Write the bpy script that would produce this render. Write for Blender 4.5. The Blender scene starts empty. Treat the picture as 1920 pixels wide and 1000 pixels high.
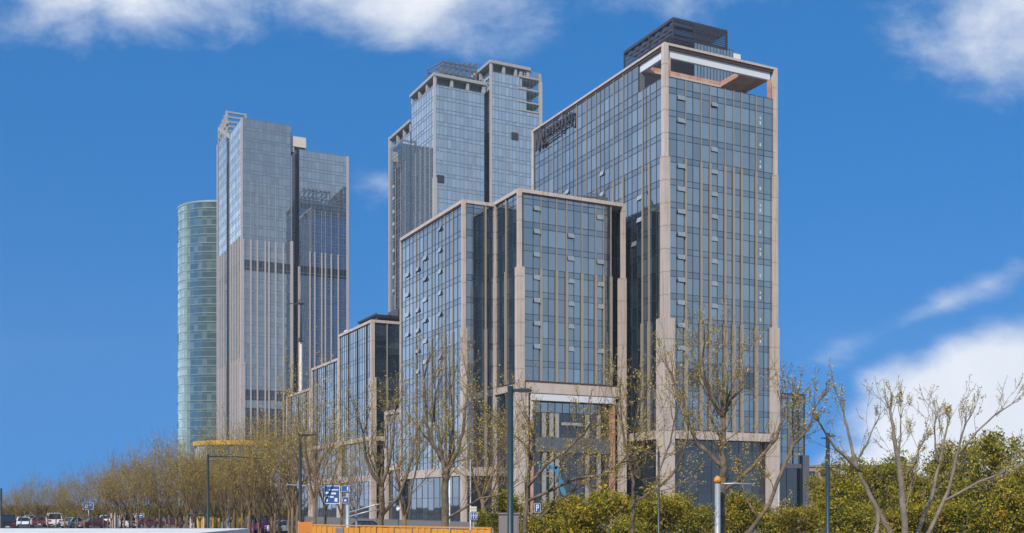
import bpy, math, random
from mathutils import Vector, Matrix
R = math.radians
S = bpy.context.scene
COL = S.collection

# ------------------------------------------------------------------ camera
F, HX, HY, EYE = 2020.0, 960.0, 948.0, 3.0        # focal length in photo pixels, horizon, eye height
cam = bpy.data.objects.new('camera', bpy.data.cameras.new('camera'))
COL.objects.link(cam)
cam.location = (0, 0, EYE); cam.rotation_euler = (R(90), 0, 0)
cam.data.sensor_width = 36.0; cam.data.lens = 36.0*F/1920.0
cam.data.shift_y = (HY-500)/1920.0
cam.data.clip_start = 0.1; cam.data.clip_end = 20000
S.camera = cam
S.render.resolution_x, S.render.resolution_y = 1024, 533
S.view_settings.view_transform = 'Standard'; S.view_settings.look = 'None'
S.view_settings.exposure = 0.0; S.view_settings.gamma = 1.0
S.cycles.max_bounces = 6; S.cycles.glossy_bounces = 4; S.cycles.diffuse_bounces = 2
S.cycles.transparent_max_bounces = 6; S.cycles.caustics_reflective = False; S.cycles.caustics_refractive = False

# ------------------------------------------------------------------ sky and sun
TO_SUN = Vector((-0.30, -0.73, 0.61)).normalized()
W = bpy.data.worlds.new('World'); S.world = W; W.use_nodes = True
NT = W.node_tree
for n in list(NT.nodes): NT.nodes.remove(n)
class NB:
    """small node helper: every call returns an output socket"""
    def __init__(s, nt): s.nt = nt
    def put(s, sock, v):
        if isinstance(v, bpy.types.NodeSocket): s.nt.links.new(v, sock)
        elif v is not None: sock.default_value = v
    def m(s, op, a, b=None, c=None, clamp=False):
        n = s.nt.nodes.new('ShaderNodeMath'); n.operation = op; n.use_clamp = clamp
        for i, v in enumerate((a, b, c)):
            if v is not None: s.put(n.inputs[i], v)
        return n.outputs[0]
    def mix(s, f, a, b, blend='MIX'):
        n = s.nt.nodes.new('ShaderNodeMix'); n.data_type = 'RGBA'; n.blend_type = blend
        s.put(n.inputs[0], f); s.put(n.inputs[6], a); s.put(n.inputs[7], b)
        return n.outputs[2]
    def smooth(s, x, lo, hi):
        n = s.nt.nodes.new('ShaderNodeMapRange'); n.interpolation_type = 'SMOOTHSTEP'
        s.put(n.inputs[0], x); n.inputs[1].default_value = lo; n.inputs[2].default_value = hi
        return n.outputs[0]
    def noise(s, vec, scale, detail=6, rough=.55, dist=0.0):
        n = s.nt.nodes.new('ShaderNodeTexNoise')
        if vec is not None: s.nt.links.new(vec, n.inputs['Vector'])
        n.inputs['Scale'].default_value = scale; n.inputs['Detail'].default_value = detail
        n.inputs['Roughness'].default_value = rough; n.inputs['Distortion'].default_value = dist
        return n.outputs['Fac']
    def xyz(s, a, b, c):
        n = s.nt.nodes.new('ShaderNodeCombineXYZ')
        for i, v in enumerate((a, b, c)): s.put(n.inputs[i], v)
        return n.outputs[0]
    def sep(s, v):
        n = s.nt.nodes.new('ShaderNodeSeparateXYZ'); s.nt.links.new(v, n.inputs[0]); return n.outputs
b = NB(NT)
tc = NT.nodes.new('ShaderNodeTexCoord').outputs['Generated']
x, y, z = b.sep(tc)
sky = NT.nodes.new('ShaderNodeTexSky'); sky.sky_type = 'NISHITA'; sky.sun_disc = False
sky.sun_elevation = math.asin(TO_SUN.z); sky.sun_rotation = math.atan2(TO_SUN.x, TO_SUN.y)
sky.air_density = 1.0; sky.dust_density = 0.2; sky.ozone_density = 3.0
zz = b.m('ADD', b.m('MULTIPLY', b.m('MAXIMUM', z, 0.0), 0.45), 0.42)
NT.links.new(b.xyz(x, y, zz), sky.inputs[0])
blue = b.mix(1.0, sky.outputs[0], (0.27, 1.33, 1.98, 1), 'MULTIPLY')
# haze added out of view along one side axis to brighten glass reflections
front = b.m('DIVIDE', y, b.m('SQRT', b.m('ADD', b.m('MULTIPLY', x, x), b.m('MULTIPLY', y, y))))
side = b.smooth(front, 0.89, 0.76)
axis = b.m('DIVIDE', b.m('ABSOLUTE', b.m('ADD', b.m('MULTIPLY', x, -0.806), b.m('MULTIPLY', y, 0.591))), b.m('SQRT', b.m('ADD', b.m('MULTIPLY', x, x), b.m('MULTIPLY', y, y))))
hz = b.m('MULTIPLY', b.m('MULTIPLY', side, b.smooth(axis, 0.52, 0.90)), b.smooth(z, 0.95, 0.22))
streak = b.noise(tc, 2.2, 5, .55, .4)
hz = b.m('MULTIPLY', hz, b.m('ADD', 0.52, b.m('MULTIPLY', b.smooth(streak, .36, .66), 0.46)))
lowleft = b.m('MULTIPLY', b.smooth(x, 0.0, -0.6), b.m('ADD', 0.42, b.m('MULTIPLY', b.smooth(z, 0.30, 0.03), 0.60)))  # added haze brightened low on the left for paler left-face reflections
bright = b.m('ADD', 1.0, lowleft)
veil = b.mix(1.0, b.mix(b.smooth(x, .2, -.6), (8.4, 9.9, 11.6, 1), (9.0, 9.7, 11.3, 1)), b.xyz(bright, bright, bright), 'MULTIPLY')
blue = b.mix(hz, blue, veil)
# unseen grey cloud bank, added behind the viewer to darken doubled glass reflections
back = b.m('MULTIPLY', b.smooth(front, -0.55, -0.88), b.smooth(z, 0.7, 0.35))
blue = b.mix(b.m('MULTIPLY', back, .9), blue, (1.9, 2.1, 2.6, 1))
# clouds: soft banks placed by direction
yy = b.m('MAXIMUM', y, 0.05)
A = b.m('DIVIDE', x, yy); B = b.m('DIVIDE', z, yy)
nz = b.noise(b.xyz(A, b.m('MULTIPLY', B, 1.5), 0.0), 7.5, 9, .60, .25)
nb = b.noise(b.xyz(A, B, 3.0), 3.0, 3, .5, .2)
def bank(px, py, rx, ry, w, tilt=0.0, gain=1.0):
    ca, cb = (px-HX)/F, (HY-py)/F
    da = b.m('SUBTRACT', A, ca); db = b.m('SUBTRACT', B, cb)
    if tilt:
        c, s_ = math.cos(tilt), math.sin(tilt)
        da, db = (b.m('ADD', b.m('MULTIPLY', da, c), b.m('MULTIPLY', db, s_)),
                  b.m('SUBTRACT', b.m('MULTIPLY', db, c), b.m('MULTIPLY', da, s_)))
    e = b.m('SQRT', b.m('ADD', b.m('POWER', b.m('ABSOLUTE', b.m('MULTIPLY', da, F/rx)), 2.0),
                        b.m('POWER', b.m('ABSOLUTE', b.m('MULTIPLY', db, F/ry)), 2.0)))
    return b.m('MULTIPLY', b.m('SUBTRACT', 1.0, e), w)
cov = None
for args in ((300, -80, 620, 190, .76), (800, -20, 330, 145, .76), (1900, -10, 260, 190, .62), (1260, -30, 240, 100, .28),
             (1890, 830, 330, 240, 2.6), (1700, 930, 230, 170, 1.4), (1765, 572, 240, 30, .30, .42), (715, 345, 70, 45, .22)):
    k = bank(*args); cov = k if cov is None else b.m('MAXIMUM', cov, k)
dens = b.m('ADD', b.m('MAXIMUM', cov, -0.5), b.m('MULTIPLY', b.m('SUBTRACT', nz, 0.52), 1.35))
cl = b.m('MULTIPLY', b.smooth(dens, -0.03, 0.74), b.smooth(y, 0.05, .3))
shade = b.mix(b.smooth(nb, .3, .75), (8.6, 9.0, 9.6, 1), (11.5, 11.6, 11.7, 1))
col = b.mix(b.m('MULTIPLY', cl, .93), blue, shade)
bg = NT.nodes.new('ShaderNodeBackground'); bg.inputs[1].default_value = 0.10
NT.links.new(col, bg.inputs[0])
out = NT.nodes.new('ShaderNodeOutputWorld'); NT.links.new(bg.outputs[0], out.inputs[0])

sl = bpy.data.lights.new('sun', 'SUN'); sl.energy = 4.5; sl.angle = R(0.53); sl.color = (1.0, .92, .81)
so = bpy.data.objects.new('sun', sl); COL.objects.link(so)
so.rotation_euler = TO_SUN.to_track_quat('Z', 'Y').to_euler(); so.location = (-80, -100, 200)

# ------------------------------------------------------------------ materials
def mat(name, color=(.5, .5, .5), rough=.6, metal=0.0, var=0.0, vscale=1.0, ior=None, bump=0.0, bscale=20., island=0.0, tint2=None, streak=0.0):
    m = bpy.data.materials.new(name); m.use_nodes = True
    nt = m.node_tree; p = nt.nodes['Principled BSDF']; q = NB(nt)
    p.inputs['Roughness'].default_value = rough; p.inputs['Metallic'].default_value = metal
    if ior: p.inputs['IOR'].default_value = ior
    c = (*color, 1)
    tco = nt.nodes.new('ShaderNodeTexCoord').outputs['Object']
    if tint2 is not None and var:
        f = q.smooth(q.noise(tco, vscale, 5, .6), .35, .65)
        c = q.mix(q.m('MULTIPLY', f, var), c, (*tint2, 1))
    elif var:
        f = q.noise(tco, vscale, 5, .6)
        g = q.m('ADD', 1-var, q.m('MULTIPLY', f, 2*var))
        c = q.mix(1.0, c, q.xyz(g, g, g), 'MULTIPLY')
    if streak:                                                        # rain streaks running down the cladding
        sx, sy, sz = q.sep(tco)
        f = q.smooth(q.noise(q.xyz(q.m('MULTIPLY', sx, 3.0), q.m('MULTIPLY', sy, 3.0), q.m('MULTIPLY', sz, .10)), 1.0, 4, .6), .42, .75)
        g = q.m('SUBTRACT', 1.0, q.m('MULTIPLY', f, streak)); c = q.mix(1.0, c, q.xyz(g, g, g), 'MULTIPLY')
    if island:
        ri = nt.nodes.new('ShaderNodeNewGeometry').outputs['Random Per Island']
        g = q.m('ADD', 1-island, q.m('MULTIPLY', ri, 2*island))
        c = q.mix(1.0, c, q.xyz(g, g, g), 'MULTIPLY')
    q.put(p.inputs['Base Color'], c)
    if bump:
        bn = nt.nodes.new('ShaderNodeBump'); bn.inputs['Strength'].default_value = bump; bn.inputs['Distance'].default_value = .05
        nt.links.new(q.noise(tco, bscale, 6, .6), bn.inputs['Height']); nt.links.new(bn.outputs[0], p.inputs['Normal'])
    return m

def glass(name, dark, light, refl, f0=.30, power=3.0, lightness=.5, rough=.015, wave=.0):
    """coated facade glass: dark interior or pale blind behind a partly mirroring pane, different pane by pane"""
    m = bpy.data.materials.new(name); m.use_nodes = True
    nt = m.node_tree; q = NB(nt)
    for n in list(nt.nodes): nt.nodes.remove(n)
    geo = nt.nodes.new('ShaderNodeNewGeometry'); ri = geo.outputs['Random Per Island']
    c = q.mix(q.m('MULTIPLY', q.smooth(ri, .45, 1.0), lightness), (*dark, 1), (*light, 1))
    d = nt.nodes.new('ShaderNodeBsdfDiffuse'); nt.links.new(c, d.inputs[0])
    g = nt.nodes.new('ShaderNodeBsdfGlossy'); g.inputs['Roughness'].default_value = rough
    rv = q.m('FRACT', q.m('MULTIPLY', ri, 17.37))
    gg = q.m('ADD', .86, q.m('MULTIPLY', rv, .26))
    q.put(g.inputs['Color'], q.mix(1.0, (*refl, 1), q.xyz(gg, gg, gg), 'MULTIPLY'))
    tco = nt.nodes.new('ShaderNodeTexCoord').outputs['Object']
    if wave:
        bn = nt.nodes.new('ShaderNodeBump'); bn.inputs['Strength'].default_value = wave; bn.inputs['Distance'].default_value = .05
        nt.links.new(q.noise(tco, .55, 2, .5), bn.inputs['Height']); nt.links.new(bn.outputs[0], g.inputs['Normal'])
    lw = nt.nodes.new('ShaderNodeLayerWeight'); lw.inputs[0].default_value = .5
    fac = q.m('ADD', f0, q.m('MULTIPLY', q.m('POWER', lw.outputs['Facing'], power), 1-f0), clamp=True)
    mx = nt.nodes.new('ShaderNodeMixShader'); nt.links.new(fac, mx.inputs[0])
    nt.links.new(d.outputs[0], mx.inputs[1]); nt.links.new(g.outputs[0], mx.inputs[2])
    o = nt.nodes.new('ShaderNodeOutputMaterial'); nt.links.new(mx.outputs[0], o.inputs[0])
    return m

M = {}
M['glass'] = glass('blue_grey_glass', (.012, .020, .030), (.11, .16, .19), (.72, .88, 1.0), .29, 4.2, .40, .012, .03)
M['vent_glass'] = glass('open_vent_glass', (.24, .28, .30), (.34, .38, .40), (.85, .9, .95), .14, 3.0, .5, .10)  # reflection of the upper sky put into the pale base colour
M['spandrel'] = glass('spandrel_glass', (.016, .026, .040), (.04, .06, .08), (.72, .87, 1.0), .25, 4.2, .4, .03, .03)
M['glass_dark'] = glass('dark_lobby_glass', (.012, .016, .020), (.05, .055, .06), (.75, .85, .95), .09, 3.2, .5, .02, .05)
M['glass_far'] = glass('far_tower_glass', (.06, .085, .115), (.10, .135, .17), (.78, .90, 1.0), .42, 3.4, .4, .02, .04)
M['glass_notch'] = glass('notch_glass', (.03, .042, .06), (.06, .08, .10), (.75, .85, 1.0), .22, 3.0, .4, .05, .02)
M['glass_band'] = glass('mechanical_band_glass', (.012, .018, .028), (.03, .04, .05), (.75, .85, 1.0), .10, 3.0, .4, .08, .02)
M['glass_green'] = glass('green_glass', (.045, .080, .080), (.17, .23, .215), (.66, .84, .80), .20, 2.6, .6, .03, .06)
M['stone'] = mat('pale_stone', (.545, .455, .395), .7, 0, .16, .6, bump=.15, bscale=6, streak=.30, island=.05)
M['stone_fine'] = mat('cream_aluminium', (.33, .275, .215), .45, 0.0, .08, .5)
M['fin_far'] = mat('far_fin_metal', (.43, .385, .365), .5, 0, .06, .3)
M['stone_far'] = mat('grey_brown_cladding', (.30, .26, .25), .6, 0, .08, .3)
M['mullion'] = mat('dark_mullion', (.045, .058, .075), .4, .3)
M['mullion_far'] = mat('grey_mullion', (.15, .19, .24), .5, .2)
M['slate'] = mat('blue_grey_slate', (.10, .12, .14), .5, 0, .2, 1.)
M['brown'] = mat('bronze_trim', (.10, .055, .035), .5, .3, .1, 1.)
M['concrete'] = mat('grey_concrete', (.33, .33, .32), .85, 0, .18, .35, bump=.2)
M['concrete_dark'] = mat('dark_concrete', (.12, .12, .125), .85, 0, .2, .4)
M['core'] = mat('dark_interior', (.028, .030, .034), .9)
M['roofing'] = mat('roof_felt', (.22, .22, .22), .9, 0, .2, .3)
M['steel_dark'] = mat('dark_painted_steel', (.035, .033, .042), .5, .2, .15, .8)
M['louvre'] = mat('dark_louvre', (.040, .036, .048), .55, .1, .1, .6)
M['white_panel'] = mat('white_metal_panel', (.66, .69, .72), .4, 0, .06, .8, tint2=(.60, .52, .45))
M['orange'] = mat('orange_insulation_board', (.46, .20, .11), .8, 0, .7, .45, tint2=(.55, .42, .34))
M['white'] = mat('white_paint', (.75, .75, .73), .4, 0, .05, 2)
M['offwhite'] = mat('beige_box', (.62, .56, .48), .6, 0, .06, 1)
M['letters'] = mat('black_letters', (.035, .028, .04), .4, 0, .1, 2)
M['bark'] = mat('grey_brown_bark', (.105, .075, .048), .9, 0, .85, 3.0, bump=.6, bscale=14, tint2=(.22, .17, .115))
M['bark_pale'] = mat('pale_plane_bark', (.27, .22, .165), .85, 0, .8, 2.2, bump=.5, bscale=10, tint2=(.13, .11, .08))
M['bark_far'] = mat('far_bark', (.165, .105, .055), .9, 0, .5, 1.5, tint2=(.26, .18, .10))
M['bud'] = mat('yellow_green_buds', (.46, .36, .05), .7, 0, 0, 1, island=.45)
M['bud_brown'] = mat('ochre_buds', (.36, .21, .05), .7, 0, 0, 1, island=.45)
M['asphalt'] = mat('asphalt', (.055, .055, .058), .9, 0, .2, .6, bump=.3)
M['ground'] = mat('dry_ground', (.13, .115, .085), .95, 0, .7, .04, tint2=(.09, .10, .05))
M['paving'] = mat('paving', (.17, .15, .13), .9, 0, .15, .8)
M['kerb'] = mat('kerb_stone', (.40, .39, .37), .8, 0, .1, 1)
M['pole'] = mat('teal_grey_pole_paint', (.035, .058, .070), .4, .4, .2, 3)
M['pole_dark'] = mat('dark_green_pole_paint', (.022, .038, .042), .5, .3, .2, 3)
M['galv'] = mat('galvanised_steel', (.46, .48, .48), .45, .5, .15, 4)
M['blue_sign'] = mat('blue_sign_board', (.012, .085, .30), .5)
M['orange_sheet'] = mat('orange_sheet_hoarding', (.64, .28, .035), .6, 0, .18, .7)
M['yellow'] = mat('yellow_paint', (.66, .36, .02), .5, 0, .15, .4)
M['grey_cabinet'] = mat('grey_cabinet_paint', (.20, .18, .185), .6, 0, .1, 2)
M['blue_lift'] = mat('blue_machine_paint', (.05, .20, .36), .45, 0, .12, 2)
M['tyre'] = mat('tyre_rubber', (.02, .02, .02), .9)
M['rim'] = mat('alloy_rim', (.45, .45, .46), .35, .7)
M['car_glass'] = mat('car_window_glass', (.015, .02, .025), .05, 0, ior=1.8)
M['lamp_lens'] = mat('lamp_lens', (.7, .7, .68), .2)
M['red_lens'] = mat('red_lens', (.4, .02, .02), .3)
def leafmat(name, c1, c2, isl=.5):
    m = bpy.data.materials.new(name); m.use_nodes = True
    nt = m.node_tree; q = NB(nt)
    for n in list(nt.nodes): nt.nodes.remove(n)
    ri = nt.nodes.new('ShaderNodeNewGeometry').outputs['Random Per Island']
    tco = nt.nodes.new('ShaderNodeTexCoord').outputs['Object']
    c = q.mix(q.smooth(q.noise(tco, 1.1, 3, .5), .38, .62), (*c1, 1), (*c2, 1))
    g = q.m('ADD', 1-isl, q.m('MULTIPLY', ri, 2*isl))
    c = q.mix(1.0, c, q.xyz(g, g, g), 'MULTIPLY')
    d = nt.nodes.new('ShaderNodeBsdfDiffuse'); t = nt.nodes.new('ShaderNodeBsdfTranslucent')
    nt.links.new(c, d.inputs[0]); nt.links.new(c, t.inputs[0])
    mx = nt.nodes.new('ShaderNodeMixShader'); mx.inputs[0].default_value = .3
    nt.links.new(d.outputs[0], mx.inputs[1]); nt.links.new(t.outputs[0], mx.inputs[2])
    o = nt.nodes.new('ShaderNodeOutputMaterial'); nt.links.new(mx.outputs[0], o.inputs[0])
    return m
M['leaf_yellow'] = leafmat('yellow_green_leaves', (.42, .33, .035), (.24, .22, .028))
M['leaf_green'] = leafmat('mid_green_leaves', (.21, .20, .03), (.40, .32, .045))
M['leaf_dark'] = leafmat('dark_green_leaves', (.045, .072, .018), (.08, .10, .022))
M['leaf_ochre'] = leafmat('ochre_leaves', (.36, .20, .035), (.22, .16, .03))

# ------------------------------------------------------------------ mesh and scene helpers
class MB:
    def __init__(s): s.v = []; s.f = []; s.mi = []; s.sm = []
    def face(s, pts, k=0, smooth=False):
        n = len(s.v); s.v += [tuple(p) for p in pts]; s.f.append(tuple(range(n, n+len(pts)))); s.mi.append(k); s.sm.append(smooth)
    def box(s, x0, x1, y0, y1, z0, z1, k=0):
        n = len(s.v)
        s.v += [(x0,y0,z0),(x1,y0,z0),(x1,y1,z0),(x0,y1,z0),(x0,y0,z1),(x1,y0,z1),(x1,y1,z1),(x0,y1,z1)]
        for f in ((0,3,2,1),(4,5,6,7),(0,1,5,4),(1,2,6,5),(2,3,7,6),(3,0,4,7)):
            s.f.append(tuple(n+i for i in f)); s.mi.append(k); s.sm.append(False)
    def bar(s, p, q, w, h=None, k=0, up=(0, 0, 1)):
        """box-section bar from p to q"""
        h = h or w; p, q = Vector(p), Vector(q); d = (q-p).normalized(); u = Vector(up)
        if abs(d.dot(u)) > .98: u = Vector((0, 1, 0))
        a = d.cross(u).normalized()*w/2; c = a.cross(d).normalized()*h/2
        n = len(s.v)
        for e in (p, q):
            s.v += [tuple(e-a-c), tuple(e+a-c), tuple(e+a+c), tuple(e-a+c)]
        for f in ((0,1,2,3),(7,6,5,4),(0,4,5,1),(1,5,6,2),(2,6,7,3),(3,7,4,0)):
            s.f.append(tuple(n+i for i in f)); s.mi.append(k); s.sm.append(False)
    def tube(s, pts, rad, n=6, k=0, caps=True):
        pts = [Vector(p) for p in pts]
        base = len(s.v); ref = None
        for i, p in enumerate(pts):
            d = (pts[min(i+1, len(pts)-1)]-pts[max(i-1, 0)])
            d = d.normalized() if d.length > 1e-9 else Vector((0, 0, 1))
            if ref is None: ref = Vector((1, 0, 0)) if abs(d.x) < .9 else Vector((0, 1, 0))
            a = (ref-d*ref.dot(d)).normalized(); ref = a; c = d.cross(a)
            r = rad[i] if isinstance(rad, (list, tuple)) else rad
            for j in range(n):
                t = 2*math.pi*j/n; q = p+a*(math.cos(t)*r)+c*(math.sin(t)*r); s.v.append((q.x, q.y, q.z))
        for i in range(len(pts)-1):
            for j in range(n):
                o = base+i*n; s.f.append((o+j, o+(j+1) % n, o+n+(j+1) % n, o+n+j)); s.mi.append(k); s.sm.append(True)
        if caps:
            s.f.append(tuple(base+j for j in reversed(range(n)))); s.mi.append(k); s.sm.append(False)
            o = base+(len(pts)-1)*n; s.f.append(tuple(o+j for j in range(n))); s.mi.append(k); s.sm.append(False)
    def prism(s, poly, y0, y1, k=0, axis='y'):
        """closed x-z polygon extruded along y (or x-y polygon along z)"""
        P = (lambda a, c, e: (a, e, c)) if axis == 'y' else (lambda a, c, e: (a, c, e))
        m = len(poly); n = len(s.v)
        for e in (y0, y1): s.v += [P(a, c, e) for a, c in poly]
        s.f.append(tuple(n+i for i in range(m))); s.f.append(tuple(n+m+i for i in reversed(range(m))))
        s.mi += [k, k]; s.sm += [False, False]
        for i in range(m):
            j = (i+1) % m; s.f.append((n+j, n+i, n+m+i, n+m+j)); s.mi.append(k); s.sm.append(False)
    def mesh(s, name, mats):
        me = bpy.data.meshes.new(name); me.from_pydata(s.v, [], s.f)
        for m in (mats if isinstance(mats, (list, tuple)) else [mats]): me.materials.append(M[m] if isinstance(m, str) else m)
        me.polygons.foreach_set('material_index', s.mi); me.polygons.foreach_set('use_smooth', s.sm)
        me.update(); return me
    def build(s, name, mats, parent=None, loc=(0, 0, 0), rz=0):
        o = bpy.data.objects.new(name, s.mesh(name, mats)); COL.objects.link(o)
        o.location = loc; o.rotation_euler = (0, 0, rz)
        if parent is not None: o.parent = parent
        return o
def tag(o, label=None, cat=None, group=None, kind=None):
    if label: o['label'] = label
    if cat: o['category'] = cat
    if group: o['group'] = group
    if kind: o['kind'] = kind
    return o
def thing(name, label, cat, loc=(0, 0, 0), rz=0, group=None):
    o = bpy.data.objects.new(name, None); COL.objects.link(o); o.location = loc; o.rotation_euler = (0, 0, rz)
    return tag(o, label, cat, group)
def copy_tree(o, parent=None):
    c = o.copy(); COL.objects.link(c)
    if parent is not None: c.parent = parent
    for ch in o.children: copy_tree(ch, c)
    return c

# street grid of the place: u runs to the right along the fronts, v runs away along the street
CU, CV = .894427, .447214
PHI = math.atan2(CV, CU)
def wxy(u, v): return (CU*u-CV*v, CV*u+CU*v)
def uv_of(x, y): return (CU*x+CV*y, -CV*x+CU*y)
def at(px, py, Y): return Vector(((px-HX)/F*Y, Y, EYE+(HY-py)/F*Y))
def u_at(px, v): k = (px-HX)/F; return v*(CU*k+CV)/(CU-CV*k)
def v_at(px, u): k = (px-HX)/F; return u*(CU-CV*k)/(CU*k+CV)
def depth(u, v): return CV*u+CU*v
def z_at(py, u, v): return EYE+(HY-py)/F*depth(u, v)

# ------------------------------------------------------------------ ground
g = MB(); g.face([(-1000, -300, 0), (1000, -300, 0), (1000, 1000, 0), (-1000, 1000, 0)])
tag(g.build('ground', 'ground'), kind='structure')
def strip(name, u0, u1, v0, v1, z, m, h=0.0):
    q = MB()
    if h: q.box(u0, u1, v0, v1, z, z+h)
    else: q.face([(u0, v0, z), (u1, v0, z), (u1, v1, z), (u0, v1, z)])
    return tag(q.build(name, m, None, (0, 0, 0), PHI), kind='structure')
strip('road', -6, 19, -60, 900, .004, 'asphalt')
strip('side_road', 19, 400, 108, 124, .004, 'asphalt')
strip('parking_ground', -70, -6.3, 60, 420, .004, 'asphalt')
mk = MB()
for i in range(60):
    v = 20+i*9.0
    for u in (2.0, 10.5): mk.face([(u-.08, v, .008), (u+.08, v, .008), (u+.08, v+4, .008), (u-.08, v+4, .008)])
tag(mk.build('road_markings', 'white', None, (0, 0, 0), PHI), kind='structure')
strip('kerb', 19.0, 19.25, 125, 700, 0, 'kerb', .14)
strip('pavement', 19.25, 77, 125, 700, 0, 'paving', .12)
strip('plaza', 77, 190, 130, 330, 0, 'paving', .10)
strip('median_kerb', -6.3, -6.0, 60, 420, 0, 'kerb', .14)

# ------------------------------------------------------------------ buildings
RNG = random.Random(7)
def smap(side, wa, wb, a0=0.0, b0=0.0):
    """wall coordinates (s along the wall, o outwards, z) -> building coordinates"""
    return {'F': lambda s, o, z: (a0+s, b0-o, z), 'L': lambda s, o, z: (a0-o, b0+s, z),
            'R': lambda s, o, z: (a0+wa+o, b0+s, z), 'B': lambda s, o, z: (a0+s, b0+wb+o, z)}[side]
def wbox(mb, mp, s0, s1, o0, o1, z0, z1, k=0):
    p, q = mp(s0, o0, z0), mp(s1, o1, z1)
    mb.box(min(p[0], q[0]), max(p[0], q[0]), min(p[1], q[1]), max(p[1], q[1]), z0, z1, k)
def curtain_wall(root, mp, lines, zs, mats=('glass', 'spandrel', 'glass_band'), pick=None, grid='mullion', gw=.075, tilt=.0016,
                 thick=(), name='curtain_wall', o=0.0, skip=None, gridh=None):
    """glazed wall: one loose pane per opening between the mullion lines and the transom levels zs = [(z0, z1, material index), ...]"""
    mb = MB(); rg = RNG
    for (z0, z1, k) in zs:
        for i in range(len(lines)-1):
            s0, s1 = lines[i], lines[i+1]
            if skip and skip(s0, s1, z0, z1): continue
            kk = pick(i, z0, k) if pick else k
            tx, tz = rg.gauss(0, tilt), rg.gauss(0, tilt); sc, zc = (s0+s1)/2, (z0+z1)/2
            P = [mp(s, o+tx*(s-sc)+tz*(zz_-zc)-.01, zz_) for s, zz_ in ((s0, z0), (s1, z0), (s1, z1), (s0, z1))]
            mb.face(P, kk)
    cw = mb.build(name, list(mats), root)
    gb = MB()
    za, zb = zs[0][0], zs[-1][1]
    for i, s in enumerate(lines):
        if s in thick: continue
        wbox(gb, mp, s-gw/2, s+gw/2, o-.05, o+.06, za, zb)
    gh = gridh or gw
    for j, (z0, z1, k) in enumerate(zs):
        wbox(gb, mp, lines[0], lines[-1], o-.05, o+.052, z0-gh/2, z0+gh/2)
    wbox(gb, mp, lines[0], lines[-1], o-.05, o+.052, zb-gh/2, zb+gh/2)
    gb.build('mullion_grid', grid, cw)
    return cw
def levels(z0, z1, phase, floor=4.0, band=1.05):
    """transom levels: vision pane, then the spandrel band whose lower edge lies at phase + n*floor"""
    cuts = []
    n = math.floor((z0-phase)/floor)-1
    while phase+n*floor < z1+floor:
        cuts += [(phase+n*floor, 1), (phase+n*floor+band, 0)]; n += 1
    zs = []
    for (c, k), (d, _) in zip(cuts, cuts[1:]):
        lo, hi = max(c, z0), min(d, z1)
        if hi-lo > .25: zs.append((lo, hi, k))
    zs[0] = (z0, zs[0][1], zs[0][2]); zs[-1] = (zs[-1][0], z1, zs[-1][2])
    return zs
def fin(root, mp, s, zones, m='stone_fine', name='fin'):
    mb = MB()
    for (z0, z1, w, d) in zones: wbox(mb, mp, s-w/2, s+w/2, .02, d, z0, z1)
    return mb.build(name, m, root)
def pillar(root, zones, m='stone', name='corner_pillar', cx=0.0, cy=0.0, sx=1, sy=1, proud=.35, seam=4.0):
    """square pillar clad in stone panels, wider in each lower zone; reaches inwards from its outer corner"""
    mb = MB()
    for (z0, z1, w) in zones:
        p = proud+(w-.9)*.25
        x0, x1 = cx-p*sx, cx+(w-p)*sx; y0, y1 = cy-p*sy, cy+(w-p)*sy
        zz_ = z0
        while zz_ < z1-.01:                                   # panel courses with open joints
            ze = min(zz_+seam, z1); 
            mb.box(min(x0, x1), max(x0, x1), min(y0, y1), max(y0, y1), zz_+(.07 if zz_ > z0 else 0), ze)
            zz_ = ze
        mb.box(min(x0, x1)+.06, max(x0, x1)-.06, min(y0, y1)+.06, max(y0, y1)-.06, z0, z1-.02)
    return mb.build(name, m, root)
def open_window(root, mp, s0, s1, z, h=.95):
    """top-hung vent standing open"""
    mb = MB(); d = RNG.uniform(.22, .44)
    A_ = [mp(s0, .07, z), mp(s1, .07, z), mp(s1, d, z-h*.92), mp(s0, d, z-h*.92)]
    mb.face(A_, 0)
    lo = MB()
    B_ = [mp(s0, .03, z), mp(s1, .03, z), mp(s1, d-.05, z-h*.92), mp(s0, d-.05, z-h*.92)]
    mb.face(B_, 1)
    for i, j in ((0, 1), (1, 2), (2, 3), (3, 0)): mb.face([A_[i], A_[j], B_[j], B_[i]], 1)
    w = mb.build('vent_window', ['vent_glass', 'mullion'], root)
    wbox(lo, mp, s0+.03, s1-.03, -.02, .012, z-h, z-.05)
    lo.build('vent_opening', 'core', w)
    return w
def core(root, a0, a1, b0, b1, z0, z1, inset=.35, name='wall_core', m='core'):
    mb = MB(); mb.box(a0+inset, a1-inset, b0+inset, b1-inset, z0, z1); return mb.build(name, m, root)
def box_part(root, name, m, *dims):
    mb = MB(); mb.box(*dims); return mb.build(name, m, root)
def spread(a, b_, n): return [a+(b_-a)*i/n for i in range(n+1)]
def midlines(L):
    o = []
    for p, q in zip(L, L[1:]): o += [p, (p+q)/2]
    return o+[L[-1]]
def root_at(u, v, name, label, cat='building', group=None):
    x_, y_ = wxy(u, v); return thing(name, label, cat, (x_, y_, 0), PHI, group)
PH = 3.15                                                        # height of the lower floor line, modulo the storey

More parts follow.
